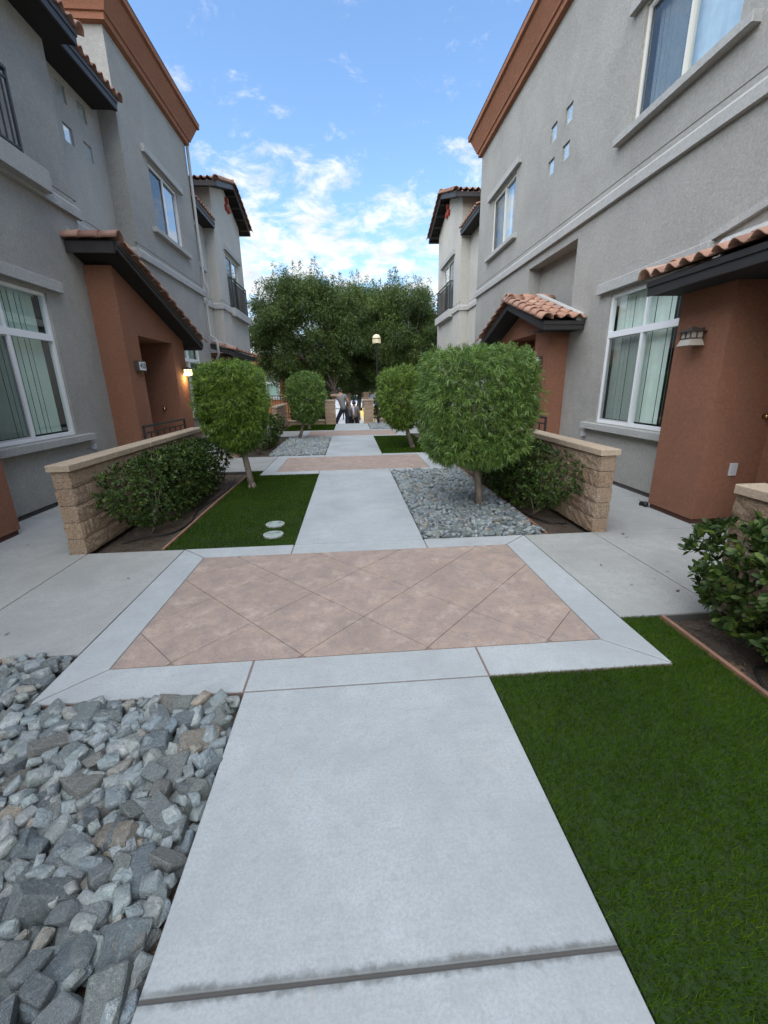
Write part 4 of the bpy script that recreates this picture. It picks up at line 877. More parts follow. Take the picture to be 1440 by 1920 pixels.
# downspout at the far corner
MB().tube([(-3.98, 13.62, 7.55), (-3.98, 13.62, 4.35), (-3.9, 13.62, 4.2), (-3.9, 13.62, 4.0), (-3.98, 13.62, 3.85), (-3.98, 13.62, 3.0), (-3.93, 13.58, 2.92), (-3.8, 13.45, 2.85), (-3.75, 13.4, 2.7), (-3.75, 13.4, 2.45), (-3.85, 13.5, 2.3), (-3.98, 13.6, 2.2), (-3.98, 13.6, 0.1)], 0.036, 10).build('downspout', G['pipe'], TL, True)

# ---- near right townhouse: long gray parapet block
XR = 3.965
TRt = thing('townhouse', 'gray stucco townhouse with big upper window, wall niche and long russet cornice', 'house', (6.5, 4, 0))
gr = [(8.55, 8.81, 5.80, 6.075), (9.12, 9.38, 5.80, 6.075), (8.55, 8.81, 5.27, 5.525), (9.12, 9.38, 5.27, 5.525)]
m = MB(); facade(m, 1, XR, -6, 13.93, 0.045, 8.0, [(5.12, 6.72, 0.87, 2.74, 0.1), (5.06, 6.71, 4.80, 6.08, 0.1), (11.1, 12.7, 4.81, 6.1, 0.1), (7.9, 9.94, 0.045, 3.84, 0.27, True), (2.25, 4.7, 0.045, 2.3, 0)]+[(*q, 0.06) for q in gr]); shell(m, 1, XR, -6, 13.93, 0.045, 8.0); raw(m, 'wall', G['stucco_gray'], TRt)
MB().box(XR+0.02, XR+0.3, -6, 13.9, -0.06, 0.05).build('base_strip', G['joint'], TRt)
glass_blocks(TRt, 1, XR, gr)
window(TRt, 1, XR, 5.12, 6.72, 0.87, 2.74, 'ground', screen=1, ym=5.905)
window(TRt, 1, XR, 5.06, 6.71, 4.80, 6.08, 'slider', screen=1, ym=5.85, glass='glass_sky', curtain='blind_top', frame='cream_frame', lintel_ext=0.25)
window(TRt, 1, XR, 11.1, 12.7, 4.81, 6.1, 'slider', screen=1, ym=11.85, glass='glass_sky', curtain='blind_top', frame='cream_frame', lintel_ext=0.3)
band(1, XR, -6, 13.98, TRt, G['trim']); cornice(TRt, 1, XR, -6, 13.93)
porch(TRt, 1, XR, 3.63, 2.2, 4.76, 2.7, 4.08, [(2.2, 2.4), (4.76, 2.4), (4.76, 2.52), (2.2, 2.52)], 4.28, (4.205, 4.075, 1.135)); shed_to_path(TRt, 1, XR, 3.32, 1.7, 4.87, 2.385)
MB().prism([(5.02, 2.90), (3.2, 3.22), (3.2, 3.30), (5.02, 2.975)], 'x', XR-0.05, XR-0.001).build('flashing', G['trim'], TRt)
MB().bbox(4.02, 3.94, 4.055, 4.079, 0.53, 0.66, 0.004).build('switch_plate', G['plastic'], TRt)
MB().bbox(XR-0.05, XR+0.01, 6.95, 7.02, 0.62, 0.70, 0.006).build('outlet_box', G['plastic'], TRt)
lamp(TRt, 1, 3.63, 4.415, 1.935, False)
porch(TRt, 1, XR, 3.62, 7.87, 10.5, 8.5, 9.93, [(7.87, 2.4), (10.5, 2.4), (10.5, 2.46), (9.19, 2.9), (7.87, 2.46)], 4.2)
# gabled porch roof with S tiles
y0, y1, zb, xf = 7.40, 10.98, 2.345, 3.26; ym = (y0+y1)/2; zp = zb+0.325*(ym-y0)
m = MB()
for a in (y0, y1): m.prism([(a, zb+0.06), (ym, zp+0.06), (ym, zp+0.12), (a, zb+0.12)], 'x', xf+0.03, XR+0.26)
rt = m.build('porch_roof', G['soffit'], TRt)
for a in (y0, y1):
    MB().prism([(a, zb), (ym, zp), (ym, zp+0.125), (a, zb+0.125)], 'x', xf, xf+0.03).build('rake_board', G['fascia'], rt)
MB().box(xf+0.001, XR-0.005, y0-0.028, y0, zb, zb+0.075).build('fascia', G['fascia'], rt); MB().box(xf-0.01, XR-0.005, y0-0.045, y0, zb+0.076, zb+0.135).build('drip_board', G['fascia'], rt); MB().box(xf+0.001, XR-0.005, y1, y1+0.03, zb, zb+0.12).build('fascia', G['fascia'], rt)
MB().box(xf+0.031, XR-0.005, y0+0.002, 7.868, zb+0.01, zb+0.03).build('soffit_panel', G['soffit'], rt)
sl = 0.325; up = Vector((0, 1, sl)).normalized()
field(rt, (xf+0.10, y0-0.08, zb+0.15), (1, 0, 0), up, 3, 6, 0.33, 0.2); field(rt, (xf+0.70, y1+0.08, zb+0.15), (-1, 0, 0), Vector((0, -1, sl)), 3, 6, 0.33, 0.2)
run(TB, rt, (xf+0.02, y0-0.1, zb+0.13), (xf+0.02, ym, zp+0.14), 0.30); run(TB, rt, (xf+0.02, y1+0.1, zb+0.13), (xf+0.02, ym, zp+0.14), 0.30)
run(TR, rt, (xf-0.03, ym, zp+0.17), (XR+0.2, ym, zp+0.172), 0.32)
MB().prism([(y0+0.02, zb+0.14), (ym, zp+0.14), (ym, zp+0.30), (y0+0.02, zb+0.26)], 'x', XR-0.12, XR-0.002).build('flashing', G['trim_cream'], rt)
number_box(TRt, 1, 3.62, 8.24, 1.885, '5', -0.02)
# iron guard rails by the porches
for (s, xx, lb) in ((-1, -3.28, 'low dark iron guard rail before the lit porch'), (1, 3.3, 'low dark iron guard rail before the gabled porch')):
    rr = thing('guard_rail', lb, 'railing', (xx, 7.9, 0)); rail_set(rr, s, xx, 7.05, 8.8, 0.0, 0.945, 'rail_frame', 0.22)

# ---- far townhouses: pale recessed bay and gabled bay with balcony
def far_house(s, X, B, yb0, y0, y1, label, bal, rz, arch):
    T = thing('townhouse', label, 'house', (s*6.5, 17, 0)); ym = (y0+y1)/2; ze = 7.42; zpk = ze+0.33*(ym-y0)
    m = MB(); facade(m, s, B, yb0, y0, 0.0, 6.5); raw(m, 'wall', G['stucco_cream'], T)
    m = MB(); facade(m, s, X, y0, y1, 0.0, ze, [(bal[0]+0.05, bal[1]-0.35, 4.22, 5.93, 0.1)]); shell(m, s, X, y0, y1, 0.0, ze, top=False)
    m.add([(s*X, y0, ze), (s*X, y1, ze), (s*X, ym, zpk)], [(0, 1, 2)]); m.add([(s*X, y0, ze), (s*9.5, y0, ze), (s*9.5, ym, zpk), (s*X, ym, zpk), (s*X, y1, ze), (s*9.5, y1, ze)], [(0, 1, 2, 3), (3, 2, 5, 4)]); raw(m, 'wall', G['stucco_cream'], T)
    window(T, s, X, bal[0]+0.05, bal[1]-0.35, 4.22, 5.93, 'slider', glass='glass_sky', trim=False, curtain='blind_top', frame='cream_frame', screen=0)
    MB().bbox(s*(X-0.08), s*(X+0.01), bal[0]-0.1, bal[1]-0.1, 5.98, 6.14, 0.008).build('lintel', G['trim'], T)
    rail_set(T, s, s*(X-0.13), bal[0], bal[1], 4.21, 5.16, 'balcony_railing', 0.11, 0.12)
    MB().bbox(s*(X-0.17), s*(X+0.01), bal[0]+0.0, bal[1]+0.35, 3.94, 4.2, 0.01).build('balcony_sill', G['trim_cream'], T)
    band(s, B, yb0, y0-0.001, T, G['trim_cream']); band(s, X, y0-0.06, bal[0]-0.001, T, G['trim_cream']); MB().prism([(y0-0.001, 4.0), (y0-0.06, 4.0), (y0-0.06, 4.125), (y0-0.001, 4.185)], 'x', s*X+s*0.001, s*B).build('belt_course', G['trim_cream'], T)
    gable_roof(T, s, X, X-0.36, y0-0.45, y1+0.42, 7.27); eave(T, s, B, X-0.02, yb0+0.01, y0-0.05, 6.29, 7.5, 2, False)
    for (dy, z) in rz: MB().tube([(s*(X+0.05), dy, z), (s*(X-0.09), dy, z)], 0.10, 14).build('clay_pipe', G['red'], T)
    if arch:
        a0, a1, z0, z1 = arch; m = MB(); x0, x1 = s*(B-0.03), s*(B+0.05); n = 12; yc, rr = (a0+a1)/2, (a1-a0)/2
        P = [(a0, z0), (a1, z0)]+[(yc+rr*math.cos(math.pi*i/n), z1-rr+rr*math.sin(math.pi*i/n)) for i in range(n+1)]
        w = m.prism(P, 'x', x0, x1).build('arched_window', G['white'], T); Q = inset(P, 0.05); MB().prism(Q, 'x', x0-s*0.004, x0-s*0.001).build('pane', plain('dim_window_glass', (0.16, 0.20, 0.20), 0.08), w)
        MB().bbox(s*(B-0.09), s*B, a0-0.15, a1+0.15, z0-0.12, z0-0.01, 0.006).build('sill', G['trim_cream'], w)
    return T
FL = far_house(-1, 4.06, 4.39, 13.66, 15.62, 19.2, 'pale stucco townhouse with arched window and gabled balcony bay', (16.62, 18.75), [(17.55, 7.74), (17.42, 7.50), (17.70, 7.50)], (14.25, 15.1, 5.1, 6.2))
FR = far_house(1, 3.98, 4.3, 13.94, 16.1, 19.95, 'pale cream townhouse with gabled balcony bay beyond the niche wall', (17.05, 19.35), [(18.17, 7.87), (18.0, 7.63), (18.31, 7.63)], None)
pf = porch(FL, -1, 4.06, 3.66, 14.0, 16.5, 14.6, 15.9, [(14.0, 2.4), (16.5, 2.4), (16.5, 2.52), (14.0, 2.52)], 4.42); shed_to_path(FL, -1, 4.06, 3.4, 13.75, 16.7, 2.4)
# ------------------------------------------------------------------ plants
def unit(a): return a/np.maximum(np.linalg.norm(a, axis=-1, keepdims=True), 1e-9)
def perp(d, rs):
    a = np.cross(d, unit(rs.normal(size=d.shape))); return unit(a)
def leaves(base, d, side, L, W, droop, shape=0):
    """narrow leaves as two joined triangles, bent at the middle; all inputs (n,3)/(n,)"""
    down = np.array([0, 0, -1.0]); mid = base+d*(L*0.45)[:, None]+down*(droop*L*0.10)[:, None]; tip = base+d*L[:, None]+down*(droop*L*0.5)[:, None]
    w = side*(W*0.5)[:, None]; V = np.stack([base, mid-w, tip, mid+w], 1).reshape(-1, 3); n = len(base); i = np.arange(n)[:, None]*4
    return V, np.concatenate([i+np.array([[0, 1, 3]]), i+np.array([[1, 2, 3]])], 0)
def super_surface(n, abc, p, rs, bottom=0.85, lump=0.05):
    u = unit(rs.normal(size=(n*3, 3))); r = (np.abs(u/np.array(abc))**p).sum(1)**(-1/p); keep = rs.rand(n*3) < (r/r.max())**2; u = u[keep][:n]; r = r[keep][:n]
    nrm = unit(np.sign(u)*np.abs(u*r[:, None]/np.array(abc))**(p-1)/np.array(abc))
    ph = u*3.1; lum = 1+lump*(np.sin(ph[:, 0]*2.3+1)+np.sin(ph[:, 1]*2.9+2)+np.sin(ph[:, 2]*3.3+.5))*0.6
    pos = u*(r*lum)[:, None]; k = np.where(pos[:, 2] < 0, 1+(1-bottom)*pos[:, 2]/abc[2], 1.0); pos[:, :2] *= k[:, None]
    return pos, nrm
def trunk_mesh(name, pts, rad, parent, n=10, roots=True):
    m = MB(); m.tube(pts, rad, n)
    if roots:
        p = pts[0]
        for k in range(5):
            a = k*1.27+0.3; m.tube([(p[0]+math.cos(a)*rad[0]*2.0, p[1]+math.sin(a)*rad[0]*2.0, p[2]-0.02), (p[0]+math.cos(a)*rad[0]*0.9, p[1]+math.sin(a)*rad[0]*0.9, p[2]+0.015), (p[0]+math.cos(a)*rad[0]*0.4, p[1]+math.sin(a)*rad[0]*0.4, p[2]+0.09)], [rad[0]*0.2, rad[0]*0.42, rad[0]*0.5], 6)
    return m.build(name, G['bark'], parent, True)
def topiary(x, y, cz, abc, foot, nclus, nl, L, W, mat, label, seed, lean=0.0, p=3.0, bottom=0.8, r=0.055, top=None):
    rs = np.random.RandomState(seed); root = thing('topiary_tree', label, 'tree', (foot[0], foot[1], 0)); c = np.array([x, y, cz])
    zb = cz-abc[2]; pts = [(foot[0], foot[1], -0.03), (foot[0]+(x-foot[0])*0.25+0.012, foot[1], 0.2), (foot[0]+(x-foot[0])*0.6, foot[1], zb+0.05), (x-0.02, y, cz-abc[2]*0.4), (x, y, cz+abc[2]*0.3)]
    trunk_mesh('trunk', pts, [r*1.15, r*0.92, r*0.85, r*0.7, r*0.35], root)
    b = MB()
    for k in range(34):
        u = unit(rs.normal(size=3)); u[2] = abs(u[2])*0.9-0.45; q = c+u*np.array(abc)*0.80; s0 = np.array([x, y, cz-abc[2]*0.55+0.5*abc[2]*rs.rand()]); md = (s0+q)/2+rs.normal(size=3)*0.04+np.array([0, 0, -0.05]); b.tube([s0, md, q], [r*0.34, r*0.22, 0.004], 5, False)
    b.build('branch', G['bark'], root, True)
    # shoots: dense outer skin, sparser inside
    pos, nr = super_surface(nclus, abc, p, rs, bottom, 0.06); n = len(pos); dep = np.where(rs.rand(n) < 0.62, rs.uniform(0.90, 1.03, n), rs.uniform(0.55, 0.90, n))
    hole = np.sin(pos[:, 0]*7.1+1.3)*np.sin(pos[:, 2]*6.3+.7)*np.sin(pos[:, 1]*6.7+2.1); dep = np.where((hole > 0.42) & (rs.rand(n) < 0.75), dep*0.86, dep)
    tip = rs.rand(n) < 0.03; dep = np.where(tip & (nr[:, 2] > -0.2), 1.03+rs.rand(n)*0.05, dep)
    cp = c+pos*dep[:, None]; sd = unit(nr+np.array([0, 0, 0.25])+rs.normal(size=(n, 3))*0.45)
    B = np.repeat(cp, nl, 0); D = np.repeat(sd, nl, 0); k = len(B); th = rs.uniform(0.25, 1.25, k); pp = perp(D, rs); d = unit(D*np.cos(th)[:, None]+pp*np.sin(th)[:, None]); B = B-D*(rs.rand(k)*0.05)[:, None]
    LL = L*rs.uniform(0.65, 1.2, k); side = unit(np.cross(d, unit(D+rs.normal(size=(k, 3))*0.5))); V, F = leaves(B, d, side, LL, W*rs.uniform(0.7, 1.2, k), rs.uniform(0.2, 1.1, k))
    o = link('crown', raw_mesh('crown', V, F, mat), root, (0, 0, 0)); return root
topiary(1.50, 5.12, 1.22, (0.625, 0.62, 0.675), (1.60, 5.1), 6200, 14, 0.072, 0.0080, G['fern'], 'largest round clipped fern pine tree standing in the stone bed', 11, p=5.0, bottom=0.82, r=0.05)
topiary(-1.735, 6.66, 1.23, (0.465, 0.48, 0.635), (-1.60, 6.66), 4700, 14, 0.066, 0.0088, G['fern2'], 'clipped fern pine tree on the turf with valve lids', 12, p=4.6, bottom=0.7, r=0.05)
topiary(1.26, 10.56, 1.19, (0.56, 0.55, 0.735), (1.52, 10.56), 2300, 12, 0.085, 0.014, G['fern2'], 'round clipped fern pine tree on turf beyond the stone bed', 13, p=3.4, bottom=0.72, r=0.055)
topiary(-1.27, 13.0, 1.19, (0.53, 0.52, 0.72), (-1.58, 13.0), 1900, 12, 0.088, 0.016, G['fern'], 'clipped fern pine tree in the far stone bed', 14, p=3.6, bottom=0.7, r=0.05)
topiary(-1.62, 16.0, 1.22, (0.50, 0.5, 0.62), (-1.54, 16.0), 1200, 11, 0.09, 0.02, G['fern'], 'small clipped tree on turf near the left gate pillar', 15, p=2.8, bottom=0.75, r=0.05)
# one more clipped tree partly behind the right-hand one

# ---- hawthorn hedges and bush
def haw_leaf():
    P = [(0, 0), (0.17, 0.32), (0.24, 0.66), (0.13, 0.93), (0, 1.0), (-0.13, 0.93), (-0.24, 0.66), (-0.17, 0.32)]
    v = [(x, y, 0.16*abs(x)*1.4+0.06*math.sin(y*3.0)) for x, y in P]+[(0, 0.35, 0.02), (0, 0.7, 0.0)]
    f = [(0, 1, 8), (1, 2, 9, 8), (2, 3, 9), (3, 4, 9), (4, 5, 9), (5, 6, 9), (6, 7, 8, 9), (7, 0, 8)]
    me, _ = mesh_from('leaf', v, f, G['haw'], True, False); return me
HAW = haw_leaf(); HV = np.array([v.co[:] for v in HAW.vertices], np.float32); HF = []
for p in HAW.polygons:
    q = list(p.vertices); HF.append(q[:3]); 
    if len(q) == 4: HF.append([q[0], q[2], q[3]])
HF = np.array(HF, np.int32)
HV2 = np.array([(0, 0, 0), (0.2, 0.42, 0.04), (0.17, 0.82, 0.05), (0, 1.0, 0.02), (-0.17, 0.82, 0.05), (-0.2, 0.42, 0.04)], np.float32); HF2 = np.array([(0, 1, 5), (1, 2, 4), (1, 4, 5), (2, 3, 4)], np.int32)
def hedge(name, label, cat, c, abc, p, nsh, L, seed, nobj=300, lo=-1.0, fill=0.45, stems=7, group=None):
    rs = np.random.RandomState(seed); root = thing(name, label, cat, (c[0], c[1], -0.05), group); c = np.array(c, float)
    pos, nr = super_surface(nsh, abc, p, rs, 0.75, 0.06); n = len(pos); dep = np.where(rs.rand(n) < 1-fill, rs.uniform(0.92, 1.035, n), rs.uniform(0.45, 0.92, n)); cp = c+pos*dep[:, None]
    keep = cp[:, 2] > 0.03; cp, nr = cp[keep], nr[keep]; n = len(cp); sd = unit(nr+np.array([0, 0, 0.55])+rs.normal(size=(n, 3))*0.4)
    nl = 8; B = np.repeat(cp, nl, 0); D = np.repeat(sd, nl, 0); k = len(B); th = rs.uniform(0.45, 1.35, k); pp = perp(D, rs); d = unit(D*np.cos(th)[:, None]+pp*np.sin(th)[:, None]); d[:, 2] -= 0.15*rs.rand(k); d = unit(d)
    B = B-D*(rs.rand(k)*0.035)[:, None]; up = D-d*(D*d).sum(1)[:, None]; up = unit(up+rs.normal(size=(k, 3))*0.25); sx = unit(np.cross(d, up)); up = np.cross(sx, d); LL = L*rs.uniform(0.6, 1.2, k)
    dist = np.linalg.norm(B-np.array([0, 0, 1.5]), axis=1)-0.6*((B-c)/np.array(abc)*np.array([-np.sign(c[0])*0.6, -0.6, 0.5])).sum(1)*0.6; order = np.argsort(dist)
    cam = order[:nobj]; rest = order[nobj:]
    for i in cam:
        o = link('leaf', HAW, root, (0, 0, 0)); M4 = Matrix((Vector(sx[i]), Vector(d[i]), Vector(up[i]))).transposed().to_4x4(); o.matrix_basis = Matrix.Translation(Vector(B[i])-wl(root)) @ M4 @ Matrix.Scale(float(LL[i]), 4)
    V = B[rest][:, None, :]+LL[rest][:, None, None]*(HV2[None, :, 0:1]*sx[rest][:, None, :]+HV2[None, :, 1:2]*d[rest][:, None, :]+HV2[None, :, 2:3]*up[rest][:, None, :])
    F = (HF2[None]+(np.arange(len(rest))*len(HV2))[:, None, None]).reshape(-1, 3); o = link('foliage', raw_mesh('foliage', V.reshape(-1, 3), F, G['haw']), root, (0, 0, 0)); o['kind'] = 'stuff'
    for s in range(stems):
        t = (s+0.5)/stems*2-1; b0 = c+np.array([rs.uniform(-.1, .1)*abc[0], t*abc[1]*0.8, 0]); b0[2] = -0.06; m = MB()
        for q in range(5):
            e = c+np.array([rs.uniform(-.75, .75)*abc[0], t*abc[1]*0.8+rs.uniform(-.3, .3), rs.uniform(-.5, .7)*abc[2]]); md = (b0+e)/2+rs.normal(size=3)*0.05; md[2] = max(0.05, md[2]-0.06); m.tube([b0, md, e], [0.011, 0.008, 0.003], 6, False)
        m.build('stem', G['bark'], root, True)
    return root
hedge('hawthorn_bush', 'glossy leaved bush beside the near turf, loose new shoots', 'bush', (2.36, 1.72, 0.40), (0.34, 0.80, 0.36), 2.8, 900, 0.062, 21, 300, fill=0.55, stems=4)
hedge('hawthorn_hedge', 'clipped dark hedge against the block wall left of the walk', 'hedge', (-2.27, 5.75, 0.385), (0.30, 1.62, 0.385), 5.5, 9000, 0.040, 22, 300, stems=5, fill=0.4)
hedge('hawthorn_hedge', 'clipped dark hedge beside the stone bed', 'hedge', (2.20, 5.85, 0.385), (0.30, 1.62, 0.385), 5.2, 9000, 0.041, 23, 300, stems=5)
hedge('hawthorn_hedge', 'low dark hedge beside the far stone bed', 'hedge', (-2.22, 11.5, 0.40), (0.30, 1.7, 0.36), 4.5, 2200, 0.065, 24, 0, stems=5)
hedge('hawthorn_hedge', 'low dark hedge behind the smaller right hand round tree', 'hedge', (2.18, 11.5, 0.38), (0.28, 1.6, 0.34), 4.5, 1800, 0.065, 25, 0, stems=5)

# ---- tall trees behind the gate
def big_tree(x, y, foot, bend, ztop, rx, ry, zlow, nclump, nleaf, label, seed, mat='tree', L=0.14, W=0.032, z0=-1.0, spires=44):
    rs = np.random.RandomState(seed); root = thing('tall_tree', label, 'tree', (foot[0], foot[1], z0)); cz = (ztop+zlow)/2; hz = (ztop-zlow)/2
    fk = np.array([bend[0], bend[1], zlow+0.35]); m = MB(); m.tube([(foot[0], foot[1], z0-0.1), (foot[0]+(fk[0]-foot[0])*0.2, foot[1], z0+(fk[2]-z0)*0.4), (foot[0]+(fk[0]-foot[0])*0.75, y, z0+(fk[2]-z0)*0.75), tuple(fk)], [0.19, 0.15, 0.13, 0.12], 10)
    m.build('trunk', G['bark'], root, True)
    cl = []; b = MB()
    while len(cl) < nclump:
        u = unit(rs.normal(size=3)); rr = rs.uniform(0.25, 1.0)**0.45; q = np.array([x+u[0]*rx*rr, y+u[1]*ry*rr, cz+u[2]*hz*rr])
        if u[2] < 0: q[:2] = np.array([x, y])+(q[:2]-np.array([x, y]))*(1-0.15*abs(u[2])*rr)
        if q[2] < zlow: continue
        cl.append((q, rs.uniform(0.34, 0.62)))
    for i, (q, r) in enumerate(cl):
        if i % 6 == 0: b.tube([fk, (fk+q)/2+np.array([0, 0, 0.25])+rs.normal(size=3)*0.15, q], [0.05, 0.03, 0.006], 5, False)
    b.build('limb', G['bark'], root, True)
    BB, DD = [], []
    for (q, r) in cl:
        n = int(nleaf*(r/0.48)**2); v = unit(rs.normal(size=(n, 3)))*(rs.rand(n)**0.5)[:, None]*r; v[:, 2] *= 0.85; BB.append(q+v); DD.append(unit(v/r*0.8+rs.normal(size=(n, 3))*0.6+np.array([0, 0, -0.15])))
    for k in range(spires):
        a = rs.uniform(0, 6.283); rr = rs.rand()**0.5*0.92; px, py = x+math.cos(a)*rr*rx, y+math.sin(a)*rr*ry; pz = cz+hz*math.sqrt(max(0.05, 1-rr*rr))*0.93; h = rs.uniform(0.4, 1.25); n = int(120*h); t = rs.rand(n); sw = rs.normal()*0.25
        q = np.stack([px+sw*t*h+rs.normal(size=n)*(0.17*(1-t)+0.03), py+rs.normal(size=n)*(0.17*(1-t)+0.03), pz-0.25+t*h], 1); BB.append(q); DD.append(unit(rs.normal(size=(n, 3))*0.7+np.array([0, 0, 0.35])))
    B = np.concatenate(BB); D = np.concatenate(DD); k = len(B); side = perp(D, rs); V, F = leaves(B, D, side, L*rs.uniform(0.6, 1.25, k), W*rs.uniform(0.7, 1.3, k), rs.uniform(0.2, 1.2, k))
    link('crown', raw_mesh('crown', V, F, G[mat]), root, (0, 0, 0)); return root
big_tree(-1.95, 22.6, (-1.35, 21.6), (-0.75, 21.8), 6.55, 3.05, 2.2, 0.9, 240, 620, 'broad dark leafy tree with curved trunk behind the left gate pillar', 31)
big_tree(2.75, 23.4, (2.6, 23.0), (2.7, 23.2), 6.4, 2.2, 2.1, 0.9, 180, 600, 'tall leafy tree behind the globe lamp post', 32)
big_tree(0.65, 25.3, (0.35, 26.2), (0.6, 25.6), 6.75, 2.7, 1.8, 0.7, 210, 520, 'leafy tree filling the gap between the two taller trees', 33)

# dense shrubs behind the gate walls
for (x, y, a, lb, sd) in ((-1.85, 19.4, (0.72, 0.6, 1.15), 'dark shrub behind the iron fence beside the leaning man', 61), (-1.75, 20.9, (0.9, 0.7, 1.3), 'tall dark shrub at the foot of the broad curved tree', 62), (2.0, 19.6, (0.9, 0.6, 1.1), 'dark shrub behind the iron fence at the globe lamp', 63), (3.4, 21.5, (1.1, 0.9, 1.4), 'tall dark shrub under the tree behind the globe lamp', 64)):
    hedge('shrub', lb, 'shrub', (x, y, 0.2), a, 2.6, 1500, 0.11, sd, 0, stems=3)
# ------------------------------------------------------------------ beyond the gate
rd = MB().box(-60, 60, 24.5, 62, -1.0, -0.996).build('road', G['road']); tag(rd, 'pale open road beyond the gate', 'road', kind='structure')
pv = MB().box(-6, 6, 19.75, 24.4, -1.0, -0.99).build('pavement', G['pale']); tag(pv, 'pavement toned pale as if sunlit, at the foot of the gate steps', 'pavement', kind='structure')
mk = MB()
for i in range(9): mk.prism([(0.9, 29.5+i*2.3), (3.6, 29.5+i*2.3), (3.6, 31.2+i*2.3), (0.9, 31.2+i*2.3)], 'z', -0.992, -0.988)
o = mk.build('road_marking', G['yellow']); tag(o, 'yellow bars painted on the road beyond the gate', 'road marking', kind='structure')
MB_ = MB().box(-2.6, 0.55, 29.2, 31.5, -0.995, -0.989); o = MB_.build('sun_toned_strip', G['pale']); tag(o, 'strip of road beyond the gate, toned pale as if sunlit', 'road marking', kind='structure')  # bright sunlit ground imitated by a paler strip
def far_pillar(x, y, w, zt, label):
    r_ = thing('far_pillar', label, 'pillar', (x, y, -1.0), 'pale pillars at the foot of the steps'); MB().bbox(x-w/2, x+w/2, y-w/2, y+w/2, -1.0, zt-0.08, 0.01).build('shaft', G['pillar_far'], r_); MB().bbox(x-w/2-0.03, x+w/2+0.03, y-w/2-0.03, y+w/2+0.03, zt-0.08, zt, 0.01).build('cap', G['pillar_far'], r_)
far_pillar(-0.09, 24.0, 0.27, 1.12, 'pale pink pillar beyond the man at the gate'); far_pillar(0.90, 24.0, 0.27, 1.16, 'pale pink pillar beyond the children at the gate')
def car(x, y, rz, paint, label):
    root = thing('parked_car', label, 'car', (x, y, -1.0)); T = Matrix.Translation((x, y, -1.0)) @ Matrix.Rotation(rz, 4, 'Z')
    def part(name, m, mat, smooth=False, par=None):
        m.v = [tuple(T @ Vector(p)) for p in m.v]; return m.build(name, mat, par or root, smooth)
    prof = [(-2.2, 0.35), (-2.22, 0.75), (-2.0, 0.92), (-1.55, 0.98), (2.0*0.45, 1.0), (1.35, 0.95), (2.0, 0.82), (2.2, 0.62), (2.18, 0.35)]
    part('body', MB().prism(prof, 'x', -0.88, 0.88), paint)
    cab = [(-1.7, 0.97), (-1.25, 1.42), (0.15, 1.46), (0.95, 0.99)]; n = len(cab); v = [(-0.80, a, b) if b < 1.1 else (-0.62, a, b) for a, b in cab]+[(0.80, a, b) if b < 1.1 else (0.62, a, b) for a, b in cab]
    part('cabin', MB().add(v, [(3, 2, 1, 0), (4, 5, 6, 7)]+[(i, (i+1) % n, n+(i+1) % n, n+i) for i in range(n)]), G['carglass']); part('roof', MB().bbox(-0.63, 0.63, -1.27, 0.17, 1.44, 1.49, 0.02), paint)
    for sx in (-1, 1):
        for yy in (-1.35, 1.38):
            w = part('wheel', MB().tube([(sx*0.72, yy, 0.32), (sx*0.90, yy, 0.32)], 0.32, 18), G['tyre']); part('rim', MB().tube([(sx*0.9, yy, 0.32), (sx*0.91, yy, 0.32)], 0.2, 14), paint, False, w)
        part('headlight', MB().bbox(sx*0.55-0.2, sx*0.55+0.2, 2.12, 2.22, 0.6, 0.74, 0.01), G['plastic']); part('tail_light', MB().bbox(sx*0.62-0.16, sx*0.62+0.16, -2.25, -2.15, 0.66, 0.8, 0.01), G['red'])
        part('mirror', MB().bbox(sx*0.95-0.07, sx*0.95+0.07, 0.62, 0.7, 0.98, 1.1, 0.01), paint)
car(0.35, 47, R(180), G['carw'], 'silver car parked beyond the gate, facing the courtyard'); car(2.6, 52, R(95), G['carb'], 'dark slate car parked sideways beyond the silver car'); car(-3.4, 50, R(85), G['carw'], 'silver car parked sideways beyond the left trees')
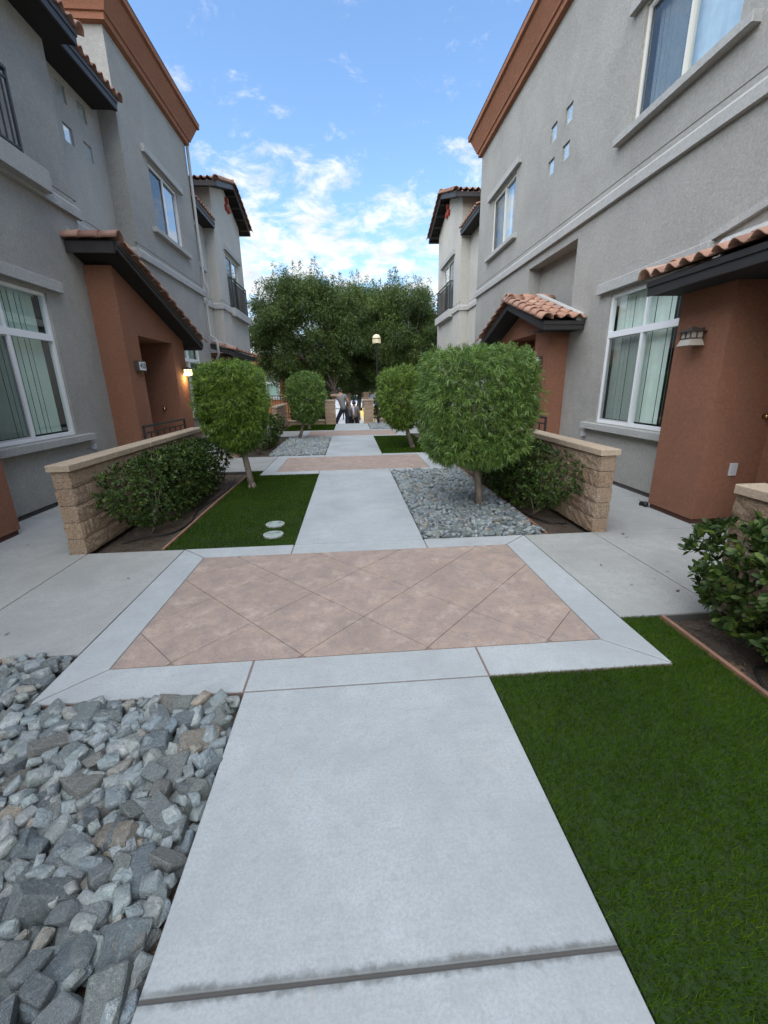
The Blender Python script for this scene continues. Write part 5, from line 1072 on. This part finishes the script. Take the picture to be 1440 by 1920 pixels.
def simple_house(name, x0, x1, y0, y1, z1, mat, label, wins=(), z0=-1.0):
    root = thing(name, label, 'house', ((x0+x1)/2, (y0+y1)/2, z0)); m = MB()
    xs = sorted({x0, x1, *[w[0] for w in wins], *[w[1] for w in wins]}); zs = sorted({z0, z1, *[w[2] for w in wins], *[w[3] for w in wins]})
    for a, b in zip(xs[:-1], xs[1:]):
        for c, d in zip(zs[:-1], zs[1:]):
            if any(w[0] < (a+b)/2 < w[1] and w[2] < (c+d)/2 < w[3] for w in wins): continue
            m.add([(a, y0, c), (b, y0, c), (b, y0, d), (a, y0, d)], [(0, 1, 2, 3)])
    m.add([(x0, y0, z0), (x0, y1, z0), (x0, y1, z1), (x0, y0, z1), (x1, y0, z0), (x1, y1, z0), (x1, y1, z1), (x1, y0, z1)], [(3, 2, 1, 0), (4, 5, 6, 7), (1, 5, 6, 2), (3, 7, 6, 2)]); raw(m, 'wall', mat, root)
    for (a, b, c, d) in wins:
        f = 0.07; mm = (a+b)/2; zt = c+(d-c)*0.68; w = MB().box(a, b, y0-0.02, y0+0.06, c, c+f).box(a, b, y0-0.02, y0+0.06, d-f, d).box(a, a+f, y0-0.02, y0+0.06, c+f, d-f).box(b-f, b, y0-0.02, y0+0.06, c+f, d-f).box(a+f, b-f, y0-0.015, y0+0.05, zt-0.05, zt+0.05).box(mm-0.04, mm+0.04, y0-0.01, y0+0.05, c+f, zt-0.05).box(mm-0.04, mm+0.04, y0-0.01, y0+0.05, zt+0.05, d-f).build('window', G['white'], root)
        for (p, q, r_, s_) in ((a+f, mm-0.04, c+f, zt-0.05), (mm+0.04, b-f, c+f, zt-0.05), (a+f, mm-0.04, zt+0.05, d-f), (mm+0.04, b-f, zt+0.05, d-f)): MB().box(p, q, y0+0.02, y0+0.03, r_, s_).build('pane', G['glass'], w)
        MB().box(a+0.05, b-0.05, y0+0.12, y0+0.13, c, d).build('blind', G['blind'], w); MB().bbox(a-0.15, b+0.15, y0-0.1, y0, c-0.14, c-0.001, 0.01).build('sill', G['trim_cream'], w); MB().bbox(a-0.15, b+0.15, y0-0.08, y0, d+0.03, d+0.2, 0.01).build('lintel', G['trim_cream'], w)
    return root
simple_house('orange_house', -16, -2.9, 26.0, 34, 3.3, G['orange'], 'orange stucco house with white window seen under the trees', [(-5.6, -4.05, 0.93, 2.12), (-9.0, -7.5, 0.93, 2.12)])
simple_house('tan_house', -14, 30, 70, 80, 3.0, G['tan'], 'low tan house across the road beyond the gate')
rr = thing('guard_rail', 'dark iron railing in front of the orange house', 'railing', (-3.2, 20.6, -0.06)); m = MB().box(-4.2, -2.4, 20.585, 20.615, 1.08, 1.12).box(-4.2, -2.4, 20.59, 20.61, 0.3, 0.33); m.build('rail_frame', G['rail'], rr)
q = MB().box(-0.01, 0.01, -0.01, 0.01, -0.06, 1.08); me, _ = mesh_from('picket', q.v, q.f, G['rail'], recenter=False)
for i in range(16): link('picket', me, rr, (-4.15+i*0.115, 20.6, 0))
for i, (x, y, h, w) in enumerate([(-9, 60, 5.5, 4), (-3.5, 63, 5.0, 3.4), (2.5, 66, 6, 3.6), (8, 60, 6.5, 4), (14, 64, 6, 4)]):
    big_tree(x, y, (x, y), (x, y), h, w, 2.5, 0.7, 60, 260, ['round green tree across the road, far left', 'round green tree across the road behind the silver car', 'green tree across the road behind the slate car', 'tall green tree across the road by the tan house', 'green tree at the end of the tan house'][i], 51+i, 'tree', 0.3, 0.09, -1.0, 6)

# ------------------------------------------------------------------ people
def skin_body(name, verts, edges, rad, mat, parent, lv=2, root=0):
    me = bpy.data.meshes.new(name); me.from_pydata([tuple(v) for v in verts], edges, []); o = bpy.data.objects.new(name+'_tmp', me); COL.objects.link(o)
    mod = o.modifiers.new('skin', 'SKIN'); mod.use_smooth_shade = True
    for i, s in enumerate(me.skin_vertices[0].data): r = rad[i]; s.radius = r if isinstance(r, tuple) else (r, r); s.use_root = (i == root)
    sb = o.modifiers.new('sub', 'SUBSURF'); sb.levels = lv; sb.render_levels = lv
    dg = bpy.context.evaluated_depsgraph_get(); dg.update(); nm = bpy.data.meshes.new_from_object(o.evaluated_get(dg)); bpy.data.objects.remove(o); nm.materials.clear(); nm.materials.append(mat)
    nm.polygons.foreach_set('use_smooth', [True]*len(nm.polygons)); return link(name, nm, parent, (0, 0, 0))
def person(label, J, sc, mats, hold=None, group=None):
    """J: joints in world space; back view towards the camera, facing +Y"""
    foot = (J['la'][0]+J['ra'][0])/2, (J['la'][1]+J['ra'][1])/2, J['la'][2]-0.08*sc
    root = thing('person', label, 'person', foot, group); V = lambda k: np.array(J[k], float)
    pel, wst, chs, nck, hd = V('pel'), (V('pel')*0.55+V('nck')*0.45), (V('pel')*0.22+V('nck')*0.78), V('nck'), V('hd'); ls, rs_ = V('ls'), V('rs'); le, re, lw, rw = V('le'), V('re'), V('lw'), V('rw'); lh, rh, lk, rk, la, ra = V('lh'), V('rh'), V('lk'), V('rk'), V('la'), V('ra')
    lf, rf = la+np.array([0, 0.15*sc, -0.05*sc]), ra+np.array([0, 0.15*sc, -0.05*sc])
    vs = [pel, wst, chs, nck, hd+np.array([0, 0, -0.02*sc]), hd+np.array([0, 0, 0.09*sc]), ls, le, lw, rs_, re, rw, lh, lk, la, lf, rh, rk, ra, rf]
    ed = [(0, 1), (1, 2), (2, 3), (3, 4), (4, 5), (2, 6), (6, 7), (7, 8), (2, 9), (9, 10), (10, 11), (0, 12), (12, 13), (13, 14), (14, 15), (0, 16), (16, 17), (17, 18), (18, 19)]
    rd_ = [(0.14, 0.10), (0.13, 0.095), (0.15, 0.10), 0.055, (0.078, 0.09), (0.07, 0.085), 0.062, 0.046, 0.034, 0.062, 0.046, 0.034, 0.085, 0.06, 0.042, 0.035, 0.085, 0.06, 0.042, 0.035]
    for wr, el in ((lw, le), (rw, re)):
        k = len(vs); base = 8 if wr is lw else 11; d = unit(wr-el); sd = np.cross(d, np.array([0, 1.0, 0.1])); sd = unit(sd); palm = wr+d*0.07*sc; vs.append(palm); rd_.append((0.035, 0.018)); ed.append((base, k))
        for f in range(4):
            a = palm+sd*(f-1.5)*0.02*sc+d*0.03*sc; b = a+d*(0.045+0.008*(1.5-abs(f-1.2)))*sc+np.array([0, 0.012, -0.012])*sc; i = len(vs); vs += [a, b]; rd_ += [0.0095, 0.008]; ed += [(k, i), (i, i+1)]
        a = palm+sd*0.045*sc-d*0.03*sc; i = len(vs); vs += [a, a+(sd*0.015+d*0.04)*sc]; rd_ += [0.011, 0.009]; ed += [(k, i), (i, i+1)]
    body = skin_body('body', vs, ed, [tuple(x*sc for x in r) if isinstance(r, tuple) else r*sc for r in rd_], mats['skin'], root)
    g = 1.13
    sv = [pel+np.array([0, 0, -0.09*sc]), wst, chs, nck+np.array([0, 0, -0.035*sc]), ls, ls*0.45+le*0.55, rs_, rs_*0.45+re*0.55]; skin_body('shirt', sv, [(0, 1), (1, 2), (2, 3), (2, 4), (4, 5), (2, 6), (6, 7)], [tuple(x*sc*g for x in r) if isinstance(r, tuple) else r*sc*g for r in [(0.165, 0.12), (0.155, 0.115), (0.165, 0.115), 0.075, 0.078, 0.066, 0.078, 0.066]], mats['shirt'], root)
    skin_body('trousers', [pel+np.array([0, 0, 0.12*sc]), pel, lh, lk, la+np.array([0, 0, 0.03*sc]), rh, rk, ra+np.array([0, 0, 0.03*sc])], [(0, 1), (1, 2), (2, 3), (3, 4), (1, 5), (5, 6), (6, 7)], [tuple(x*sc for x in r) if isinstance(r, tuple) else r*sc for r in [(0.15, 0.11), (0.15, 0.12), 0.10, 0.082, 0.07, 0.10, 0.082, 0.07]], mats['legs'], root, root=1)
    for a, f in ((la, lf), (ra, rf)): skin_body('shoe', [a+np.array([0, -0.04*sc, -0.045*sc]), a*0.5+f*0.5+np.array([0, 0, -0.03*sc]), f+np.array([0, 0.05*sc, -0.02*sc])], [(0, 1), (1, 2)], [0.048*sc, (0.05*sc, 0.045*sc), (0.045*sc, 0.035*sc)], mats['shoe'], root, 1)
    # hair cap, ears, nose
    h = MB(); n = 12; c = hd+np.array([0, -0.012*sc, 0.045*sc])
    for i in range(7):
        ph = -0.45+i/6*(math.pi/2+0.45)
        for j in range(n): t = 2*math.pi*j/n; h.v.append((c[0]+math.cos(t)*math.cos(ph)*0.098*sc, c[1]+math.sin(t)*math.cos(ph)*0.112*sc-0.004, c[2]+math.sin(ph)*0.118*sc))
    for i in range(6):
        for j in range(n): j2 = (j+1) % n; h.f.append((i*n+j, i*n+j2, (i+1)*n+j2, (i+1)*n+j))
    h.build('hair', mats['hair'], root, True)
    for sx in (-1, 1): MB().lathe([(0.001, hd[2]-0.02*sc), (0.016*sc, hd[2]), (0.018*sc, hd[2]+0.03*sc), (0.001, hd[2]+0.05*sc)], hd[0]+sx*0.098*sc, hd[1]+0.01, 8).build('ear', mats['skin'], root, True)
    MB().lathe([(0.001, hd[2]-0.015*sc), (0.018*sc, hd[2]-0.005*sc), (0.010*sc, hd[2]+0.03*sc), (0.001, hd[2]+0.045*sc)], hd[0], hd[1]+0.112*sc, 8).build('nose', mats['skin'], root, True)
    return root
ym = 18.36; zs = -0.30
person('man in gray shirt and dark jeans leaning on gate pillar', dict(pel=(-0.27, ym, 0.60), nck=(-0.41, ym+0.02, 1.20), hd=(-0.43, ym+0.05, 1.29), ls=(-0.58, ym, 1.115), rs=(-0.20, ym, 1.10), le=(-0.78, ym-0.22, 1.13), lw=(-0.62, ym-0.34, 1.12), re=(-0.06, ym-0.05, 0.86), rw=(-0.07, ym+0.06, 0.62), lh=(-0.36, ym, 0.53), lk=(-0.56, ym+0.06, 0.14), la=(-0.68, ym-0.01, zs+0.08), rh=(-0.17, ym, 0.53), rk=(-0.14, ym+0.07, 0.12), ra=(-0.12, ym, zs+0.08)), 1.0, dict(skin=G['skin'], shirt=G['shirt'], legs=G['jeans'], shoe=G['shoe'], hair=G['hair']))
def child(x, y, z, sc, label, shirt, tw):
    H = lambda a, b, c: (x+a*sc, y+b*sc, z+c*sc)
    r_ = person(label, dict(pel=H(0, 0, 0.93), nck=H(0, 0.01, 1.44), hd=H(0, 0.03, 1.56), ls=H(-0.19, 0, 1.36), rs=H(0.19, 0, 1.36), le=H(-0.27, -0.03, 1.10), lw=H(-0.28, 0.04, 0.88), re=H(0.27, -0.03, 1.10), rw=H(0.28, 0.04, 0.88), lh=H(-0.095, 0, 0.86), lk=H(-0.11, 0.04, 0.48), la=H(-0.11, 0, 0.08), rh=H(0.095, 0, 0.86), rk=H(0.12, 0.04, 0.48), ra=H(0.12, -0.02, 0.08)), sc, dict(skin=G['skin'], shirt=shirt, legs=G['trouser'], shoe=G['black'], hair=G['hair']))
    if tw: MB().bbox(x-0.11*sc, x+0.0*sc, y-0.155*sc, y-0.125*sc, z+1.02*sc, z+1.42*sc, 0.01).build('white_panel', G['towel'], r_)
    return r_
child(0.17, 19.0, -0.6, 0.86, 'child in gray shirt with white panel on the back', G['shirt2'], True); child(-0.10, 18.75, -0.45, 0.74, 'child in gray shirt half hidden behind the man', G['shirt2'], False)
